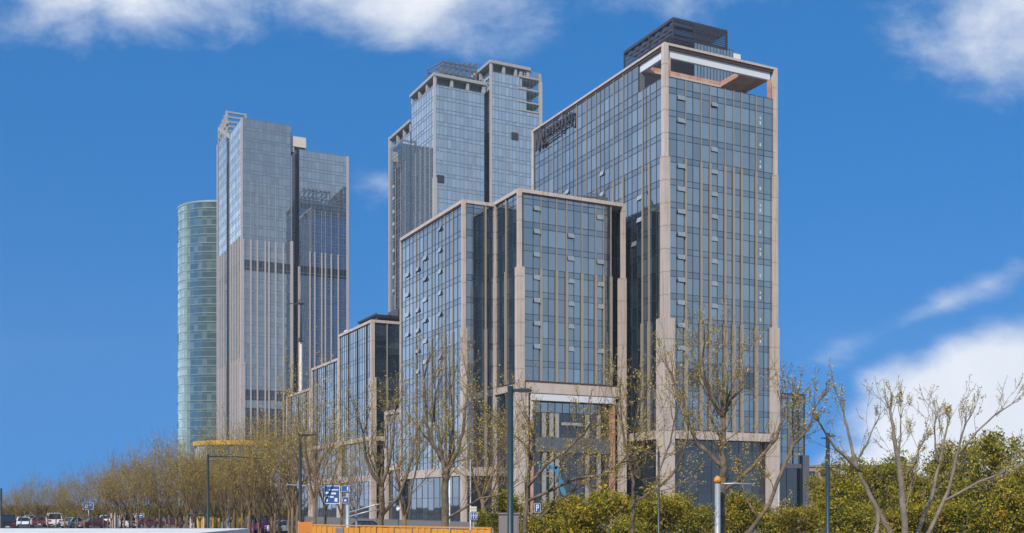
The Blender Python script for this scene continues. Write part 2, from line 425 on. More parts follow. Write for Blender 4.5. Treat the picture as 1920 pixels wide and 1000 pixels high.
# ---- the tall front tower with the open crown
def main_tower():
    u0, v0 = 107.9, 156.2; wa, wb = 24.5, 49.3; zg, zt = 77.9, 83.7
    t = root_at(u0, v0, 'hotel_tower', 'tall front glass tower with stone corner pillars and an open framed crown')
    mpF, mpL = smap('F', wa, wb), smap('L', wa, wb)
    core(t, 0, wa, 0, wb, 15.0, zg-.4); core(t, 0, wa, 0, wb, 0, 14.99, inset=3.5)
    zb0, zb1 = 14.7, 16.15
    LF = [.45]+[u_at(p, v0)-u0 for p in (1269, 1285, 1299, 1314, 1331, 1345, 1359, 1375, 1390, 1405, 1417, 1432)]+[wa-.45]
    finF = [2, 4, 5, 7, 8, 9, 11, 13]
    zlo, zmid = 35.7, 63.96
    zs = levels(zb1, zg, PH)
    def louv(i, z0, k): return 2 if 24.0 < z0 < 26.2 and i in (2, 3, 9, 10) else k
    curtain_wall(t, mpF, LF, zs, pick=louv, thick=[LF[i] for i in finF])
    for i in finF:
        w0 = .34 if i not in (5, 9) else .30
        fin(t, mpF, LF[i], [(zb1, zlo, w0+.22, .42), (zlo, zmid, w0-.08, .34), (zmid, zg+.0, .10, .18)])
    # left face
    pxs = (1218.4, 1205.6, 1185, 1169, 1151, 1133.6, 1117.6, 1100, 1082, 1068, 1053.6, 1037.6, 1020)
    base = [.45]+[v_at(p, u0)-v0 for p in pxs]+[wb-.45]
    LL = midlines(base)
    finL = [2, 4, 8, 10, 14, 16, 18, 22, 24]
    curtain_wall(t, mpL, LL, levels(zb1, zg, PH), thick=[LL[i] for i in finL])
    bk = 8.3
    LS = [s for s in LL if s > bk+.8]; LS = [bk]+LS
    curtain_wall(t, mpL, LS, [(zg, zg+2.6, 0), (zg+2.6, zt-.55, 1)], name='parapet_glazing')
    for i in finL: fin(t, mpL, LL[i], [(zb1, zlo, .45, .40), (zlo, zmid, .22, .26), (zmid, zg if LL[i] < bk else zt-.6, .10, .15)])
    for side in 'RB':
        mp = smap(side, wa, wb); n = 12 if side == 'B' else 24; ln = wa if side == 'B' else wb
        curtain_wall(t, mp, spread(.4, ln-.4, n), levels(0.3, zg, PH))
    # lobby glazing under the beams
    curtain_wall(t, mpF, spread(1.9, wa-1.3, 7), [(.2, 5.2, 0), (5.2, 10.0, 0), (10.0, zb0, 0)], mats=('glass_dark',), o=-1.2, name='lobby_glazing')
    curtain_wall(t, mpL, spread(1.9, wb-1, 14), [(.2, 5.2, 0), (5.2, 10.0, 0), (10.0, zb0, 0)], mats=('glass_dark',), o=-1.2, name='lobby_glazing')
    # stone frame
    pillar(t, [(0, zlo, 2.35), (zlo, zmid, 1.3), (zmid, zt, .92)])
    pillar(t, [(0, zlo, 1.9), (zlo, zmid, 1.15), (zmid, zt, .85)], cx=wa, sx=-1)
    pillar(t, [(0, zlo, 1.5), (zlo, zt, .7)], cy=wb, sy=-1)
    pillar(t, [(0, zlo, 1.5), (zlo, zt, .7)], cx=wa, cy=wb, sx=-1, sy=-1)
    box_part(t, 'base_beam', 'stone', 1.5, wa-1.2, -.42, .45, zb0, zb1)
    box_part(t, 'base_beam', 'stone', -.44, .45, 1.5, 13.0, zb0, zb1)
    box_part(t, 'sill_trim', 'brown', 1.3, wa-1.2, -.30, .3, zb1+.004, zb1+.22)
    # crown: two-step stone edge, bronze recess, white fascia, orange boards round the roof opening
    for nm, m, dims in (
        ('crown_beam', 'stone', (.6, wa-.5, -.36, .55, zt-.42, zt-.003)), ('crown_beam', 'stone', (-.36, .55, .6, wb-.5, zt-.42, zt-.006)),
        ('crown_beam', 'stone', (wa-.55, wa+.34, .6, wb-.5, zt-.42, zt-.004)), ('crown_beam', 'stone', (.6, wa-.5, wb-.55, wb+.34, zt-.42, zt-.005)),
        ('crown_trim', 'brown', (.6, wa-.6, -.12, .5, zt-.88, zt-.425)), ('crown_trim', 'brown', (-.12, .5, .6, wb-.6, zt-.88, zt-.425)),
        ('crown_trim', 'brown', (wa-.5, wa+.12, .6, wb-.6, zt-.88, zt-.425))):
        box_part(t, nm, m, *dims)
    zr0, zr1 = zt-2.25, zt-.885
    box_part(t, 'fascia_band', 'white_panel', .7, wa-1.0, .22, .8, zr0, zr1)
    box_part(t, 'fascia_band', 'white_panel', .22, .8, .8, bk-.1, zr0+.004, zr1-.003)
    box_part(t, 'crown_soffit', 'orange', 17.6, wa-.7, .81, bk-1.0, zr0+.2, zr1-.2)
    box_part(t, 'rear_beam', 'orange', .81, wa-.7, bk-.9, bk+.2, zr0+.004, zr1-.2)
    box_part(t, 'rear_beam_edge', 'stone', .82, 17.55, bk-1.25, bk-.93, zr0-.02, zr0+.32)
    box_part(t, 'crown_post', 'orange', .62, 1.15, -.1, .45, zg+.01, zr0-.01)
    box_part(t, 'crown_post', 'orange', wa-1.5, wa-.95, -.08, .45, zg+.01, zr0-.01)
    box_part(t, 'crown_post', 'concrete_dark', .3, 1.0, bk-.5, bk+.3, zg+.01, zr0-.01)
    box_part(t, 'crown_post', 'brown', wa-1.2, wa-.5, bk-.6, bk+.1, zg+.01, zr0-.01)
    box_part(t, 'roof', 'roofing', .2, wa-.2, .2, wb-.2, zg-.39, zg-.02)
    # penthouse with a slatted steel canopy
    pa, pb, pe, zc = 10.2, 12.0, 22.7, 94.8
    box_part(t, 'penthouse_wall', 'louvre', pa, pa+4.8, pb, pb+22, zg, zc-3.6)
    box_part(t, 'penthouse_wall', 'louvre', pa+4.8, pe, pb+3, pb+20, zg, zc-2.6)
    lv = MB()
    for i in range(26):
        zz_ = zg+5+i*.34
        lv.box(pa-.12, pa+4.7, pb-.14, pb-.02, zz_, zz_+.13); lv.box(pa-.14, pa-.02, pb-.1, pb+22, zz_, zz_+.13)
    lv.build('louvre_screen', 'louvre', t)
    mpP = smap('F', 9.2, 16, pa+4.8, pb)
    curtain_wall(t, mpP, spread(0, 9.2, 12), [(zg, zg+5, 0), (zg+5, zg+9.5, 0), (zg+9.5, zg+13.6, 0)], mats=('glass',), o=.05, name='penthouse_glazing')
    curtain_wall(t, smap('R', 9.2, 16, pa+4.8, pb), spread(0, 10, 8), [(zg, zg+5, 0), (zg+5, zg+9.5, 0), (zg+9.5, zg+13.6, 0)], mats=('glass',), o=.05, name='penthouse_glazing')
    cn = MB(); L_ = 17.0
    for i in range(8): cn.bar((pa, pb+i*L_/7, zc-.25), (pe, pb+i*L_/7, zc-.25), .22, .45)
    for i in range(23): cn.bar((pa+i*(pe-pa)/22, pb, zc+.02), (pa+i*(pe-pa)/22, pb+L_, zc+.02), .28, .12)
    for x0, x1, y0, y1 in ((pa, pe, pb, pb), (pa, pa, pb, pb+L_), (pe, pe, pb, pb+L_)): cn.bar((x0, y0, zc), (x1, y1, zc), .3, .55)
    for x_, y_ in ((pa, pb), (pe, pb), (pa, pb+L_), (pe, pb+L_), (pa+4.8, pb), (pa, pb+8)): cn.bar((x_, y_, zc-3.6), (x_, y_, zc), .3)
    for zz_ in (zc-1.1, zc-1.9, zc-2.7):
        cn.bar((pa, pb, zz_), (pe-3, pb, zz_), .08, .3); cn.bar((pa, pb, zz_), (pa, pb+L_, zz_), .08, .5)
    for i in range(9): cn.bar((pa+4.8, pb-.05, zc-.6-i*.36), (pe, pb-.05, zc-.6-i*.36), .1, .2)
    cn.build('slatted_canopy', 'steel_dark', t)
    c2 = MB()
    c2.box(pa-.3, pa+6, pb+L_+.2, pb+24, zc-4.2, zc-3.7)
    for i in range(5): c2.bar((pa, pb+L_+.6+i*1.6, zc-9), (pa, pb+L_+.6+i*1.6, zc-4.2), .2)
    for i in range(3): c2.bar((pa-.1, pb+L_, zc-5-i*1.2), (pa-.1, pb+24, zc-5-i*1.2), .1, .5)
    c2.build('lower_canopy', 'steel_dark', t)
    # vents standing open
    for n in range(6, 19):
        z_ = PH+4*n-.02
        if z_ < 30 or z_ > zg: continue
        if n != 16: open_window(t, mpF, LF[1]+.06, LF[2]-.2, z_)
        if n not in (8, 17): open_window(t, mpF, LF[5]+.2, LF[6]-.06, z_)
    for n, i in ((14, 4), (15, 12), (14, 12), (15, 20), (16, 12), (13, 8), (13, 16), (14, 20), (13, 20), (16, 20), (12, 12), (12, 5), (13, 4)):
        open_window(t, mpL, LL[i]+.15, LL[i+1]-.05, PH+4*n-.02)
    ob = MB(); wbox(ob, mpF, LF[5]+.1, LF[6]-.1, .02, .08, PH+4*18-1.0, PH+4*18-.1); ob.build('open_hatch', 'core', t)
    for n in range(7, 18):                                          # bright glints on the right-hand bay, put in as off-white panels
        lb = MB(); s = (LF[11]+LF[12])/2+.1
        wbox(lb, mpF, s-.17, s+.17, .01, .05, PH+4*n+1.6, PH+4*n+2.2)
        lb.build('pale_panel', 'offwhite', t)
        if n % 2: lc = MB(); wbox(lc, mpF, s-.15, s+.15, .01, .05, PH+4*n+2.6, PH+4*n+3.0); lc.build('pale_panel', 'offwhite', t)
    # black script sign on the left parapet, too small to read in the photograph
    rg = random.Random(3); sg = MB()
    s0, s1 = v_at(1079, u0)-v0, v_at(1009, u0)-v0
    zl = zt-2.6
    def stroke(sa, za, sb, zb_, w=.28):
        sg.bar(mpL(s1-sa, .45, za), mpL(s1-sb, .45, zb_), w, .3, up=(1, 0, 0))
    for k, (p, q) in enumerate((((0, zl-2.4), (.25, zl+1.7)), ((.25, zl+1.7), (1.5, zl-2.2)), ((1.5, zl-2.2), (2.2, zl+2.1)), ((2.2, zl+2.1), (2.7, zl-2.4)), ((2.7, zl-2.4), (3.3, zl-1.6)), ((-.5, zl-1.6), (0, zl-2.4)))):
        stroke(p[0], p[1], q[0], q[1], .5)
    sa = 3.5; L_ = s1-s0-3.7; n = 9
    for i in range(n):
        a0 = sa+i*L_/n; w = L_/n*.8; up = 2.6 if i in (3, 6) else (1.3 if i != 4 else 1.6)
        stroke(a0, zl-.6, a0, zl-.6+up, .34)
        stroke(a0, zl+.55, a0+w*.5, zl+.8, .3); stroke(a0+w*.5, zl+.8, a0+w, zl+.3, .3)
        if i % 3 != 1: stroke(a0+w, zl+.3, a0+w, zl-.6, .34)
        else: stroke(a0, zl-.6, a0+w, zl-.55, .3)
        if i in (5, 8): stroke(a0+w, zl-.5, a0+w*.7, zl-2.0, .32); stroke(a0+w*.7, zl-2.0, a0, zl-1.7, .3)
    sg.build('script_sign', 'letters', t)
    sr = MB(); sr.bar(mpL(s1-3.4, .4, zl-1.35), mpL(s0+1.5, .4, zl-1.25), .22, .2); sr.bar(mpL(s1-2.8, .4, zl-2.1), mpL(s1-9, .4, zl-1.9), .25, .2)
    for i in range(5): sr.bar(mpL(s1-1.5-i*3.2, .05, zl+.2), mpL(s1-1.5-i*3.2, .45, zl+.2), .12)
    sr.build('sign_rail', 'letters', t)
    box_part(t, 'roof_hatch', 'steel_dark', 2.0, 5, wb-17.5, wb-13.0, zt-2, zt+1.0)
    return t
main_tower()

# ---- the projecting front block with the tall portal
def front_block():
    u0, v0 = 84.3, 165.8; wa, wb = 21.2, 41.0; zt = 57.7
    t = root_at(u0, v0, 'front_block', 'projecting mid rise glass block with a two storey stone portal at its foot')
    mpF, mpL = smap('F', wa, wb), smap('L', wa, wb)
    zb0, zb1, zm = 22.55, 24.3, 44.2
    LF = [.75]+[u_at(p, v0)-u0 for p in (999.6, 1013.6, 1028, 1043, 1062, 1076, 1090.6, 1103, 1116.5, 1131, 1145)]
    er = LF[-1]+.15
    core(t, 0, wa, 5.5, wb, 0, zt-.6); core(t, .6, wa, 3, 6, zb1, zt-.6); core(t, .8, 2.0, 2.4, 9.2, 0, zb1); core(t, 0, er, 0, 3.4, zb1, zt-.6)
    thick = [LF[i] for i in (2, 4, 5, 7, 9, 11)]
    curtain_wall(t, mpF, LF, levels(zb1+.4, zt-.5, PH), thick=thick)
    for i in (2, 4, 5, 7, 9, 10, 11):
        fin(t, mpF, LF[i], [(zb1+.35, zm, .34 if i != 10 else .18, .38), (zm, zt-.55, .13 if i != 10 else .09, .18)])
    # recessed slot at the right end
    curtain_wall(t, mpF, [er, er+1.0, wa-.5], levels(3, zt-.5, PH), o=-2.0, name='slot_glazing', mats=('glass_dark', 'glass_dark'))
    nl = wb
    LL = [.5, 2.4, v_at(950, u0)-v0, 6.6, 8.4]+[9.6+i*2.2 for i in range(14)]
    curtain_wall(t, mpL, LL, levels(8, zt-.5, PH), thick=[LL[2]])
    fin(t, mpL, LL[2], [(zb1, zm, .42, .38), (zm, zt-.55, .22, .26)])
    for side in 'RB':
        mp = smap(side, wa, wb); ln = wa if side == 'B' else wb
        curtain_wall(t, mp, spread(.4, ln-.4, 10), levels(0.3, zt-.5, PH))
    pillar(t, [(0, zb0-.02, 2.1), (zb0-.02, zm, 1.3), (zm, zt, .72)])
    pillar(t, [(0, zm, 1.2), (zm, zt, .72)], cx=wa, sx=-1)
    pillar(t, [(0, zm, 1.0), (zm, zt, .62)], cy=9.35, cx=-.1)
    pillar(t, [(0, zt, .7)], cx=wa, cy=wb, sx=-1, sy=-1)
    box_part(t, 'top_beam', 'stone', .4, wa-.3, -.36, .5, zt-.62, zt-.003)
    box_part(t, 'top_beam', 'stone', -.36, .5, .4, 9.3, zt-.62, zt-.006)
    box_part(t, 'top_trim', 'brown', .4, wa-.35, -.2, .4, zt-.85, zt-.625)
    box_part(t, 'portal_beam', 'stone', 1.2, wa-.75, -.46, .55, zb0, zb1)
    box_part(t, 'portal_beam', 'stone', -.46, .55, 1.4, 9.2, zb0+.3, zb1-.3)
    box_part(t, 'sill_trim', 'brown', .9, er+1.2, -.22, .3, zb1+.004, zb1+.36)
    # portal: white strip, orange unfinished reveals, recessed glazing behind stone columns
    a0, a1 = 2.0, wa-1.7
    box_part(t, 'portal_lintel', 'white_panel', a0+.12, a1-.12, -.32, .5, zb0-1.25, zb0-.06)
    box_part(t, 'portal_reveal', 'orange', a0+.1, a0+.75, -.05, 1.3, .1, zb0-1.26)
    box_part(t, 'portal_reveal', 'orange', a1-.6, a1-.1, -.05, 1.3, .1, zb0-1.26)
    rv = MB(); rv.box(a0+.08, a0+.6, -.11, -.055, zb0-5.2, zb0-1.3); rv.build('reveal_panel', 'white_panel', t)
    curtain_wall(t, mpF, spread(a0, a1, 12), [(.2, 4.0, 0), (4.0, 8.4, 0), (8.4, 12.6, 0), (12.6, 15.0, 1), (15.0, 19.4, 0), (19.4, zb0, 2)],
                 mats=('glass_dark', 'spandrel', 'glass'), o=-1.4, name='portal_glazing')
    for s in (5.4, 6.9, 8.0, 14.2, 16.6):
        c_ = MB(); c_.box(s-.27, s+.27, .75, 1.33, .1, zb0-3.3); c_.build('portal_column', 'concrete', t)
    box_part(t, 'portal_canopy', 'concrete', 9.0, 13.0, .7, 1.35, 17.2, 17.7)
    box_part(t, 'portal_spandrel', 'slate', a0+.8, a1-.7, .62, .74, 12.4, 15.0)
    box_part(t, 'roof', 'roofing', .2, wa-.2, .2, wb-.2, zt-.95, zt-.7)
    for n in range(7, 14):
        z_ = PH+4*n-.02
        open_window(t, mpF, LF[1]+.06, LF[2]-.22, z_)
        if n not in (13,): open_window(t, mpF, LF[5]+.22, LF[6]-.06, z_)
        if n not in (8, 12): open_window(t, mpF, LF[9]+.22, LF[10]-.06, z_)
    return t
front_block()

# ---- the side block next to it
def side_block():
    u0, v0 = 78.0, 175.3; wa, wb = 6.2, 31.2; zt = 57.4
    t = root_at(u0, v0, 'side_block', 'mid rise glass block with pale street front tucked against the portal block')
    mpF, mpL = smap('F', wa, wb), smap('L', wa, wb)
    zb0, zb1, zm = 8.3, 9.85, 34.6
    core(t, 0, wa+20, 0, wb, 9, zt-.6); core(t, 0, wa+20, 0, wb, 0, 8.99, inset=2.5)
    base = [.5]+[v_at(p, u0)-v0 for p in (849.6, 835, 822.4, 809.6, 793.6, 780.8, 768)]+[wb-.4]
    LL = midlines(base)
    fl = [2, 4, 8, 12]
    def louv(i, z0, k): return 2 if 23.0 < z0 < 26.2 and i in (2, 3, 8, 9, 10) else k
    curtain_wall(t, mpL, LL, levels(zb1, zt-.5, PH), thick=[LL[i] for i in fl], pick=louv)
    for i in fl: fin(t, mpL, LL[i], [(zb1, zm, .20, .26), (zm, zt-.5, .11, .15)])
    LF = [.5, 2.0, u_at(910, v0)-u0, 5.1, wa-.05]
    curtain_wall(t, mpF, LF, levels(zb1, zt-.5, PH), thick=[LF[2]])
    fin(t, mpF, LF[2], [(zb1, zm, .42, .36), (zm, zt-.55, .24, .28)])
    curtain_wall(t, smap('B', wa, wb), spread(.4, wa+15, 8), levels(0.3, zt-.5, PH))
    pillar(t, [(0, zm, .92), (zm, zt, .66)])
    pillar(t, [(0, zt, .5)], cy=wb, sy=-1)
    box_part(t, 'top_beam', 'stone', -.36, .5, .4, wb-.2, zt-.6, zt-.004)
    box_part(t, 'top_beam', 'stone', .4, wa-.4, -.36, .5, zt-.6, zt-.007)
    box_part(t, 'top_trim', 'brown', -.2, .4, .4, wb-.3, zt-.82, zt-.604)
    box_part(t, 'base_beam', 'stone', -.4, .45, .8, wb-.4, zb0, zb1)
    box_part(t, 'base_beam', 'stone', .6, wa-.4, -.4, .45, zb0-.003, zb1-.003)
    curtain_wall(t, mpL, spread(.8, wb-.5, 10), [(.2, 4.4, 0), (4.4, zb0, 0)], mats=('glass_dark',), o=-.8, name='shopfront_glazing')
    curtain_wall(t, mpF, spread(.8, wa-.2, 3), [(.2, 4.4, 0), (4.4, zb0, 0)], mats=('glass_dark',), o=-.8, name='shopfront_glazing')
    box_part(t, 'roof', 'roofing', .2, wa+20, .2, wb-.2, zt-.95, zt-.7)
    box_part(t, 'roof_plant', 'steel_dark', 2.2, 6.4, 6.0, 8.0, zt-.7, zt+1.5)
    for c, ns in ((14, range(8, 13)), (11, range(7, 13)), (9, range(7, 14)), (5, range(7, 14))):
        for n in ns:
            if (n+c) % 9 == 4: continue
            open_window(t, mpL, LL[c]+.1, LL[c+1]-.1, PH+4*n+(.0 if c in (9, 5) else -1.4))
    return t
side_block()

# ---- lower blocks along the street
def street_block(v0, v1, zt, label, wa=22.0, n=7, u0=78.0, beams=((17.2, 18.2), (8.3, 9.6)), dark_from=None, zm=None, top_plant=False, front=True, shine='glass'):
    t = root_at(u0, v0, 'street_block', label, group='stepped glass blocks along the street')
    wb = v1-v0; mpF, mpL = smap('F', wa, wb), smap('L', wa, wb)
    zm = zm or zt*.62; zb = beams[0][1]
    core(t, 0, wa, 0, wb, zb-.5, zt-.6); core(t, 0, wa, 0, wb, 0, zb-.51, inset=2.0)
    LL = midlines(spread(.5, wb-.4, n))
    mats_ = (shine, 'spandrel', 'glass_dark')
    pick = (lambda i, z0, k: 2 if LL[i] > dark_from else k) if dark_from else None
    curtain_wall(t, mpL, LL, levels(zb, zt-.5, PH), mats=mats_, pick=pick, thick=[LL[i] for i in range(2, len(LL)-1, 2)][:0])
    for i in range(2, len(LL)-1, 4): fin(t, mpL, LL[i], [(zb, zt-.5, .22, .2)], m='mullion')
    if front:
        LF = [.5, 3.4, 6.4, 9.4, 12.4, 15.4, 18.4, wa-.5]
        curtain_wall(t, mpF, LF, levels(zb, zt-.5, PH), thick=LF[2:4])
        for s in LF[1:5]: fin(t, mpF, s, [(zb, zm, .34, .34), (zm, zt-.5, .2, .24)])
    pillar(t, [(0, zm, 1.25), (zm, zt, .8)])
    pillar(t, [(0, zt, .7)], cy=wb, sy=-1)
    box_part(t, 'top_beam', 'stone', -.36, .5, .5, wb-.3, zt-.6, zt-.004)
    box_part(t, 'top_beam', 'stone', .5, wa-.3, -.36, .5, zt-.6, zt-.007)
    curtain_wall(t, smap('B', wa, wb), spread(.4, wa-.4, 8), levels(0.3, zt-.5, PH))
    for z0, z1 in beams:
        box_part(t, 'beam', 'stone', -.4, .45, .8, wb-.5, z0, z1)
        box_part(t, 'beam', 'stone', .8, wa-.5, -.4, .45, z0-.003, z1-.003)
    curtain_wall(t, mpL, spread(.6, wb-.4, n), [(.2, 4.4, 0), (4.4, beams[-1][0], 0), (beams[-1][1], (beams[-1][1]+beams[0][0])/2, 0), ((beams[-1][1]+beams[0][0])/2, beams[0][0], 0)][:2 if len(beams) == 1 else 4], mats=('glass_dark',), o=-.5, name='shopfront_glazing')
    curtain_wall(t, mpF, spread(.6, wa-.4, 8), [(.2, 4.4, 0), (4.4, beams[-1][0], 0), (beams[-1][1], (beams[-1][1]+beams[0][0])/2, 0), ((beams[-1][1]+beams[0][0])/2, beams[0][0], 0)][:2 if len(beams) == 1 else 4], mats=('glass_dark',), o=-.5, name='shopfront_glazing')
    box_part(t, 'roof', 'roofing', .2, wa-.2, .2, wb-.2, zt-.95, zt-.7)
    if top_plant:
        p = MB()
        p.box(3.0, 19, 5.0, 17, zt-.7, zt+1.6)
        for i in range(9): p.bar((2.4, 4.4+i*1.5, zt+1.9), (20, 4.4+i*1.5, zt+1.9), .25, .4)
        for i in range(6): p.bar((2.4+i*3.3, 4.2, zt+2.2), (2.4+i*3.3, 17.4, zt+2.2), .2, .3)
        p.box(9, 17, 8, 15, zt+2.3, zt+4.6)
        p.build('roof_plant', 'steel_dark', t)
        box_part(t, 'roof_box', 'white', .8, 2.4, wb-2.6, wb-.7, zt-.7, zt+.9)
    return t
street_block(224.3, 247.7, 43.6, 'tallest of the low stepped blocks with a bright sky reflecting street front', top_plant=True, zm=31.0)
street_block(249.6, 272.2, 38.4, 'middle stepped block whose far end of the street front stays dark', u0=78.5, n=6, dark_from=15.0)  # dark reflection at its far end put in as darker panes
street_block(274.4, 297.8, 33.6, 'lowest glass block of the stepped row behind bare brown trees', u0=78.6, n=6, shine='glass_dark', dark_from=0.1)
street_block(299.5, 316.0, 19.4, 'small frame fronted annex at the far end of the stepped row', u0=78.6, n=4, shine='glass_dark', dark_from=.1, beams=((8.3, 9.4),))
def link_block():
    u0, v0, wb, zt = 78.0, 206.8, 8.6, 22.8
    t = root_at(u0, v0, 'link_building', 'narrow stone framed link building between two tall glass blocks')
    mpL = smap('L', 12, wb)
    core(t, 0, 12, 0, wb, 11, zt-.5); core(t, 0, 12, 0, wb, 0, 10.99, inset=1.5)
    L_ = spread(.3, wb-.6, 4)
    curtain_wall(t, mpL, L_, [(11.4, 19.8, 0), (19.8, zt-.6, 1)], mats=('glass', 'stone_far'))
    curtain_wall(t, mpL, L_, [(.2, 4.4, 0), (4.4, 10.3, 0)], mats=('glass_dark',), o=-.5, name='shopfront_glazing')
    pillar(t, [(0, zt, .75)], cy=wb, sy=-1)
    box_part(t, 'top_beam', 'stone', -.36, .5, .0, wb-.5, zt-.8, zt-.004)
    box_part(t, 'beam', 'stone', -.38, .45, .0, wb-.5, 10.3, 11.4)
    box_part(t, 'roof', 'roofing', .1, 12, .1, wb-.1, zt-.49, zt-.3)
    cs = curtain_wall(t, smap('B', 12, wb), spread(.4, 11.6, 5), [(.2, 8, 0), (8, 15, 0), (15, zt-.6, 0)], mats=('glass_dark',))
link_block()

# ---- low block behind the front tower, to its right
def right_annex():
    u0, v0 = 134.0, 190.0; wa, wb, zt = 35.9, 20.0, 28.3
    t = root_at(u0, v0, 'rear_annex', 'low dark glass annex standing right of the front tower')
    mpF = smap('F', wa, wb)
    core(t, 0, wa, 0, wb, 0, zt-.4, inset=.7)
    z0b, z1b = z_at(878, 165, v0), z_at(870, 165, v0)
    L_ = spread(.3, wa-.5, 22)
    curtain_wall(t, mpF, L_, levels(z1b, zt, PH), thick=[])
    curtain_wall(t, mpF, spread(.3, wa-1.4, 9), [(.2, 4.4, 0), (4.4, z0b, 0)], mats=('glass_dark',), o=-.4, name='lobby_glazing')
    for s in L_[2::3]: fin(t, mpF, s, [(z1b, zt, .12, .2)], m='mullion_far')
    curtain_wall(t, smap('R', wa, wb), spread(.3, wb-.3, 10), levels(.3, zt, PH))
    curtain_wall(t, smap('B', wa, wb), spread(.3, wa-.3, 10), levels(.3, zt, PH))
    curtain_wall(t, smap('L', wa, wb), spread(.3, wb-.3, 10), levels(.3, zt, PH))
    pillar(t, [(0, z1b+2, 1.9)], cx=wa, sx=-1)
    box_part(t, 'beam', 'stone', 0.2, wa-1.5, -.4, .4, z0b, z1b)
    box_part(t, 'roof', 'roofing', .0, wa, .0, wb, zt-.38, zt+.12)
right_annex()
def brown_building(px0, px1, Y, ytop, label):
    p = at(px0, ytop, Y); w = (px1-px0)/F*Y; zt = p.z
    t = thing('low_brick_building', label, 'building', (p.x, Y, 0))
    w_ = MB(); w_.box(0, w, 0, 14, 0, zt-.6); w_.build('wall', M['brick'], t)
    r_ = MB(); r_.box(-.4, w+.4, -.4, 14.4, zt-.6, zt); r_.build('roof', 'roofing', t)
    n = max(3, int(w/3.2)); fl = max(1, int(zt/3.6))
    for j in range(fl):
        for i in range(n):
            x0 = (i+.25)*w/n; f_ = MB(); z0 = 1.0+j*3.6
            f_.box(x0-.08, x0+w/n*.5+.08, -.06, .05, z0-.08, z0+1.78)
            fo = f_.build('window', 'concrete', t)
            q_ = MB(); q_.box(x0, x0+w/n*.5, -.09, -.062, z0, z0+1.7); q_.build('pane', 'car_glass', fo)
M['brick'] = mat('tan_brick', (.30, .21, .16), .85, 0, .25, .6)
brown_building(1512, 1575, 330, 872, 'low tan brick building half hidden behind the lamp post and shrubs')
brown_building(1610, 1700, 420, 872, 'distant low tan building behind the evergreen trees')

# ---- far twin towers
def far_levels(z0, z1, bands=()):
    zs = levels(z0, z1, 2.0, 4.1, 1.2); return [(a, b_, 2 if any(lo < (a+b_)/2 < hi for lo, hi in bands) else k) for a, b_, k in zs]
def far_wall(root, side, a0, a1, b0, b1, z0, z1, n, bands=(), fins=None, fz=None, fw=.42, cladz=None, skip=None, tilt=.0010):
    mp = smap(side, a1-a0, b1-b0, a0, b0); ln = (a1-a0) if side in 'FB' else (b1-b0)
    L_ = spread(0.25, ln-.25, n)
    def pick(i, z, k): return 3 if cladz and z < cladz and k != 2 else k
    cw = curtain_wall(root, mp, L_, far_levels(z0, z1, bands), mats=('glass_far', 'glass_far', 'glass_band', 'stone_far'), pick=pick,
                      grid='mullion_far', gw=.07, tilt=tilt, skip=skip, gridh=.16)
    for s in fins or ():
        fin(root, mp, s, fz if fz else [(z0, z1, fw, .4)], m='fin_far', name='fin')
    return cw

